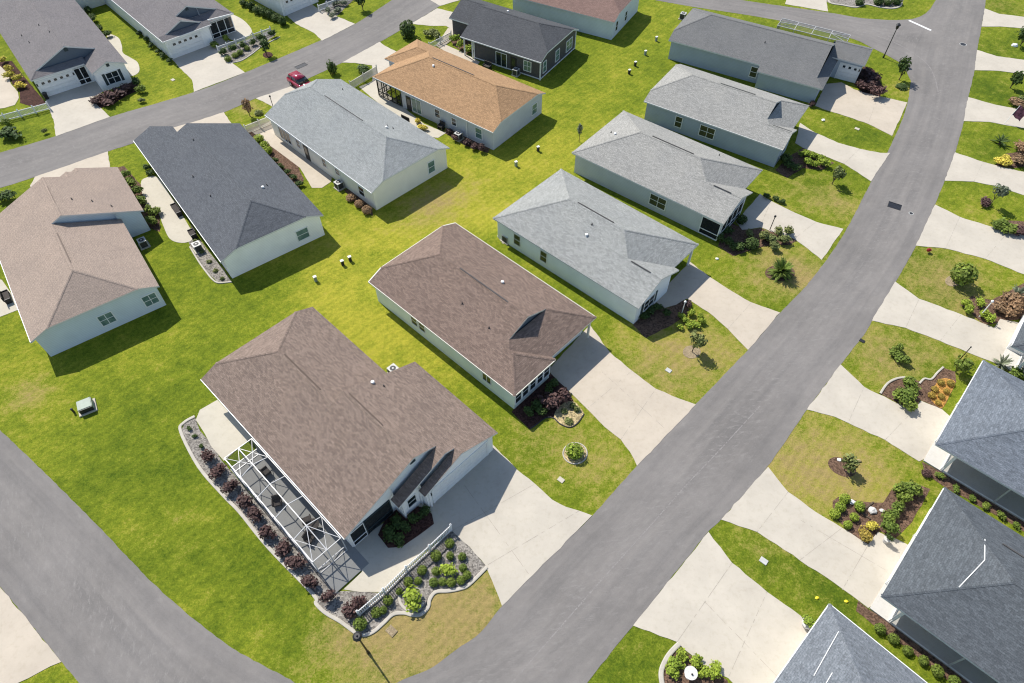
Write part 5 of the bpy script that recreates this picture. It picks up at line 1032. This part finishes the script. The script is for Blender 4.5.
cover(857, 129, .6, 'pale meter cover on the bright lawn by the slate-roofed house'); cover(173, 80, .6, 'pale meter cover on the lawn beside the driveway at top left'); cover(862, 341, .5, 'tiny dark meter cover near the lawn tip', 'dark')
# garden ornaments
def rock(px, py, s, label, mat='stone'):
    p = G(px, py); bm = bmesh.new(); q = bmesh.ops.create_icosphere(bm, subdivisions=2, radius=1)
    for v in bm.verts: v.co *= random.uniform(.8, 1.12)
    bmesh.ops.transform(bm, matrix=Matrix.Diagonal((s, s*.8, s*.55, 1)), verts=bm.verts); o = link('rock', bm, mat); o.location = (p.x, p.y, s*.25); tag(o, label, 'rock', 'garden rocks')
rock(852, 502.5, .28, 'white rock among round lime shrubs in the mulch bed', 'white'); rock(872, 511, .4, 'pale pinkish rock by the timber edging'); rock(882, 511, .22, 'small grey rock right of the timber edging'); rock(839, 460, .2, 'white stone left of the small olive tree', 'white'); rock(858.5, 461, .22, 'yellowish stone right of the small olive tree', 'sandbed'); rock(1014.5, 46, .5, 'white rock at the foot of the broad dark tree', 'white')
rock(823, 120.5, .28, 'small white stone on the lawn between two upper driveways', 'white'); rock(717, 259, .2, 'tiny white stone on the lawn beside the shuttered house', 'white')
rock(817, 598, .16, 'yellowish flower-sized stone on the lower lawn', 'yellowp'); rock(846, 601.5, .16, 'yellowish flower-sized stone by the mulch strip', 'yellowp')
p = G(690, 674, .4); t = thing('birdbath', 'white birdbath among lime shrubs inside the bold white edging', 'birdbath', (p.x, p.y, 0)); bm = bmesh.new(); cone(bm, (0, 0, 0), (0, 0, .08), .3, .26, 16); cone(bm, (0, 0, .08), (0, 0, .6), .12, .1, 12); link('pedestal', bm, 'white', t)
bm = bmesh.new(); cone(bm, (0, 0, .6), (0, 0, .74), .25, .46, 24); link('bowl', bm, 'stone', t); bm = bmesh.new(); ball(bm, (.05, -.1, .8), (.07, .07, .09)); link('ornament', bm, 'dark', t)
def pot(px, py, r, label, kind='lime'):
    p = G(px, py); t = thing('planter', label, 'planter', (p.x, p.y, .03)); bm = bmesh.new(); cone(bm, (0, 0, 0), (0, 0, .45), r*.75, r, 18); cone(bm, (0, 0, .42), (0, 0, .5), r*1.06, r*1.06, 18); link('pot', bm, 'stone', t)
    o = bpy.data.objects.new('foliage', leafed('loose', kind)); COL.objects.link(o); o.parent = t; o.location = (0, 0, .4); o.scale = (r*2.6, r*2.6, .8)
pot(806, 625, .42, 'round planter with lime shrub at the driveway edge by the flecked roof'); pot(884.5, 541.5, .24, 'dark-leaved potted plant on the concrete by the mulch bed', 'dark')
for x, y, lab in ((47.5, 99, 'black bin by the garage at the picket fence'),):
    p = G(x, y); t = thing('bin', lab, 'bin', (p.x, p.y, 0)); bm = bmesh.new(); cone(bm, (0, 0, 0), (0, 0, .85), .24, .3, 10); link('body', bm, 'black', t); bm = bmesh.new(); cone(bm, (0, 0, .85), (0, 0, .92), .33, .28, 10); link('lid', bm, 'dark', t)
def bench(px, py, rz, label, w_=1.6, kind='bench'):
    p = G(px, py, .45); t = thing('patio_bench', label, kind, (p.x, p.y, .03), R(rz), 'patio seats by the houses'); bm = bmesh.new(); box(bm, (0, 0, .42), (w_, .6, .14)); link('seat', bm, 'cushion', t)
    bm = bmesh.new(); box(bm, (0, .3, .7), (w_, .1, .55)); link('backrest', bm, 'cushion', t)
    for k in (-1, 1):
        bm = bmesh.new(); box(bm, (k*(w_/2-.05), 0, .3), (.08, .6, .6)); link('leg', bm, 'dark', t)
bench(176, 209, -52, 'dark cushioned patio seat under the white gutter of the dark roof', 2.0); bench(192, 233, -52, 'smaller dark patio seat at the lower end of the cream patio', 1.2)
bench(404, 121, -37, 'dark garden bench on the side path of the orange-roofed house', 1.4); bench(441, 126, -37, 'dark chair at the end of the path by the orange-roofed house', .8); bench(487, 66, -32, 'dark seat on the charcoal house porch', 1.2); bench(6, 296, 127, 'dark seat on the patio at the left edge by the sand-roofed house', 1.6)
sheet('patio', [(-20, 275), (2, 280), (16, 300), (18, 310), (0, 317), (-30, 320)], .03, 'conc_cool', False, 0)
# ------------------------------------------------------------------ the red car
p = G(300, 78, 1.45); t = thing('parked_car', 'dark red car parked at the driveway end beyond the silver-grey roof', 'car', (p.x, p.y, .034), R(-44.3))
def prof(bm, pts, y0, y1, mi=0, taper=0):
    a = [bm.verts.new((x, y0+taper*(z > 1.0), z)) for x, z in pts]; b = [bm.verts.new((x, y1-taper*(z > 1.0), z)) for x, z in pts]; n = len(pts)
    fs = [bm.faces.new(a), bm.faces.new(list(reversed(b)))]+[bm.faces.new([a[(i+1) % n], a[i], b[i], b[(i+1) % n]]) for i in range(n)]
    for f in fs: f.material_index = mi
bm = bmesh.new(); prof(bm, [(-2.25, .35), (-2.3, .75), (-2.2, 1.02), (1.05, 1.02), (2.1, .88), (2.3, .65), (2.25, .32)], -.9, .9); bmesh.ops.recalc_face_normals(bm, faces=bm.faces); bmesh.ops.bevel(bm, geom=bm.edges[:], offset=.07, segments=3, affect='EDGES'); link('body', bm, 'carred', t, True)
bm = bmesh.new(); prof(bm, [(-2.12, 1.0), (-1.85, 1.5), (.25, 1.52), (1.05, 1.0)], -.82, .82, 0, .12); bmesh.ops.recalc_face_normals(bm, faces=bm.faces); bmesh.ops.bevel(bm, geom=bm.edges[:], offset=.04, segments=2, affect='EDGES'); link('window', bm, 'glass', t, True)
bm = bmesh.new(); box(bm, (-.75, 0, 1.54), (2.15, 1.38, .07)); bmesh.ops.bevel(bm, geom=bm.edges[:], offset=.03, segments=2, affect='EDGES')
for y in (-.76, .76):
    for x0, x1 in ((-1.1, -1.1), (-.1, -.1)): bar(bm, (x0, y*1.07, 1.0), (x1, y*.93, 1.52), .09, .04)
link('roof', bm, 'carred', t, True)
for x in (-1.4, 1.42):
    for y in (-.84, .84):
        bm = bmesh.new(); cone(bm, (x, y-.11, .34), (x, y+.11, .34), .34, .34, 20); q = link('wheel', bm, 'black', t); bm = bmesh.new(); cone(bm, (x, y-.12, .34), (x, y+.12, .34), .2, .2, 14); link('rim', bm, 'acmetal', q)
for y in (-.68, .68):
    bm = bmesh.new(); box(bm, (2.22, y, .72), (.12, .34, .14)); link('headlight', bm, 'acmetal', t); bm = bmesh.new(); box(bm, (-2.26, y, .85), (.08, .28, .22)); link('taillight', bm, 'taillamp', t)
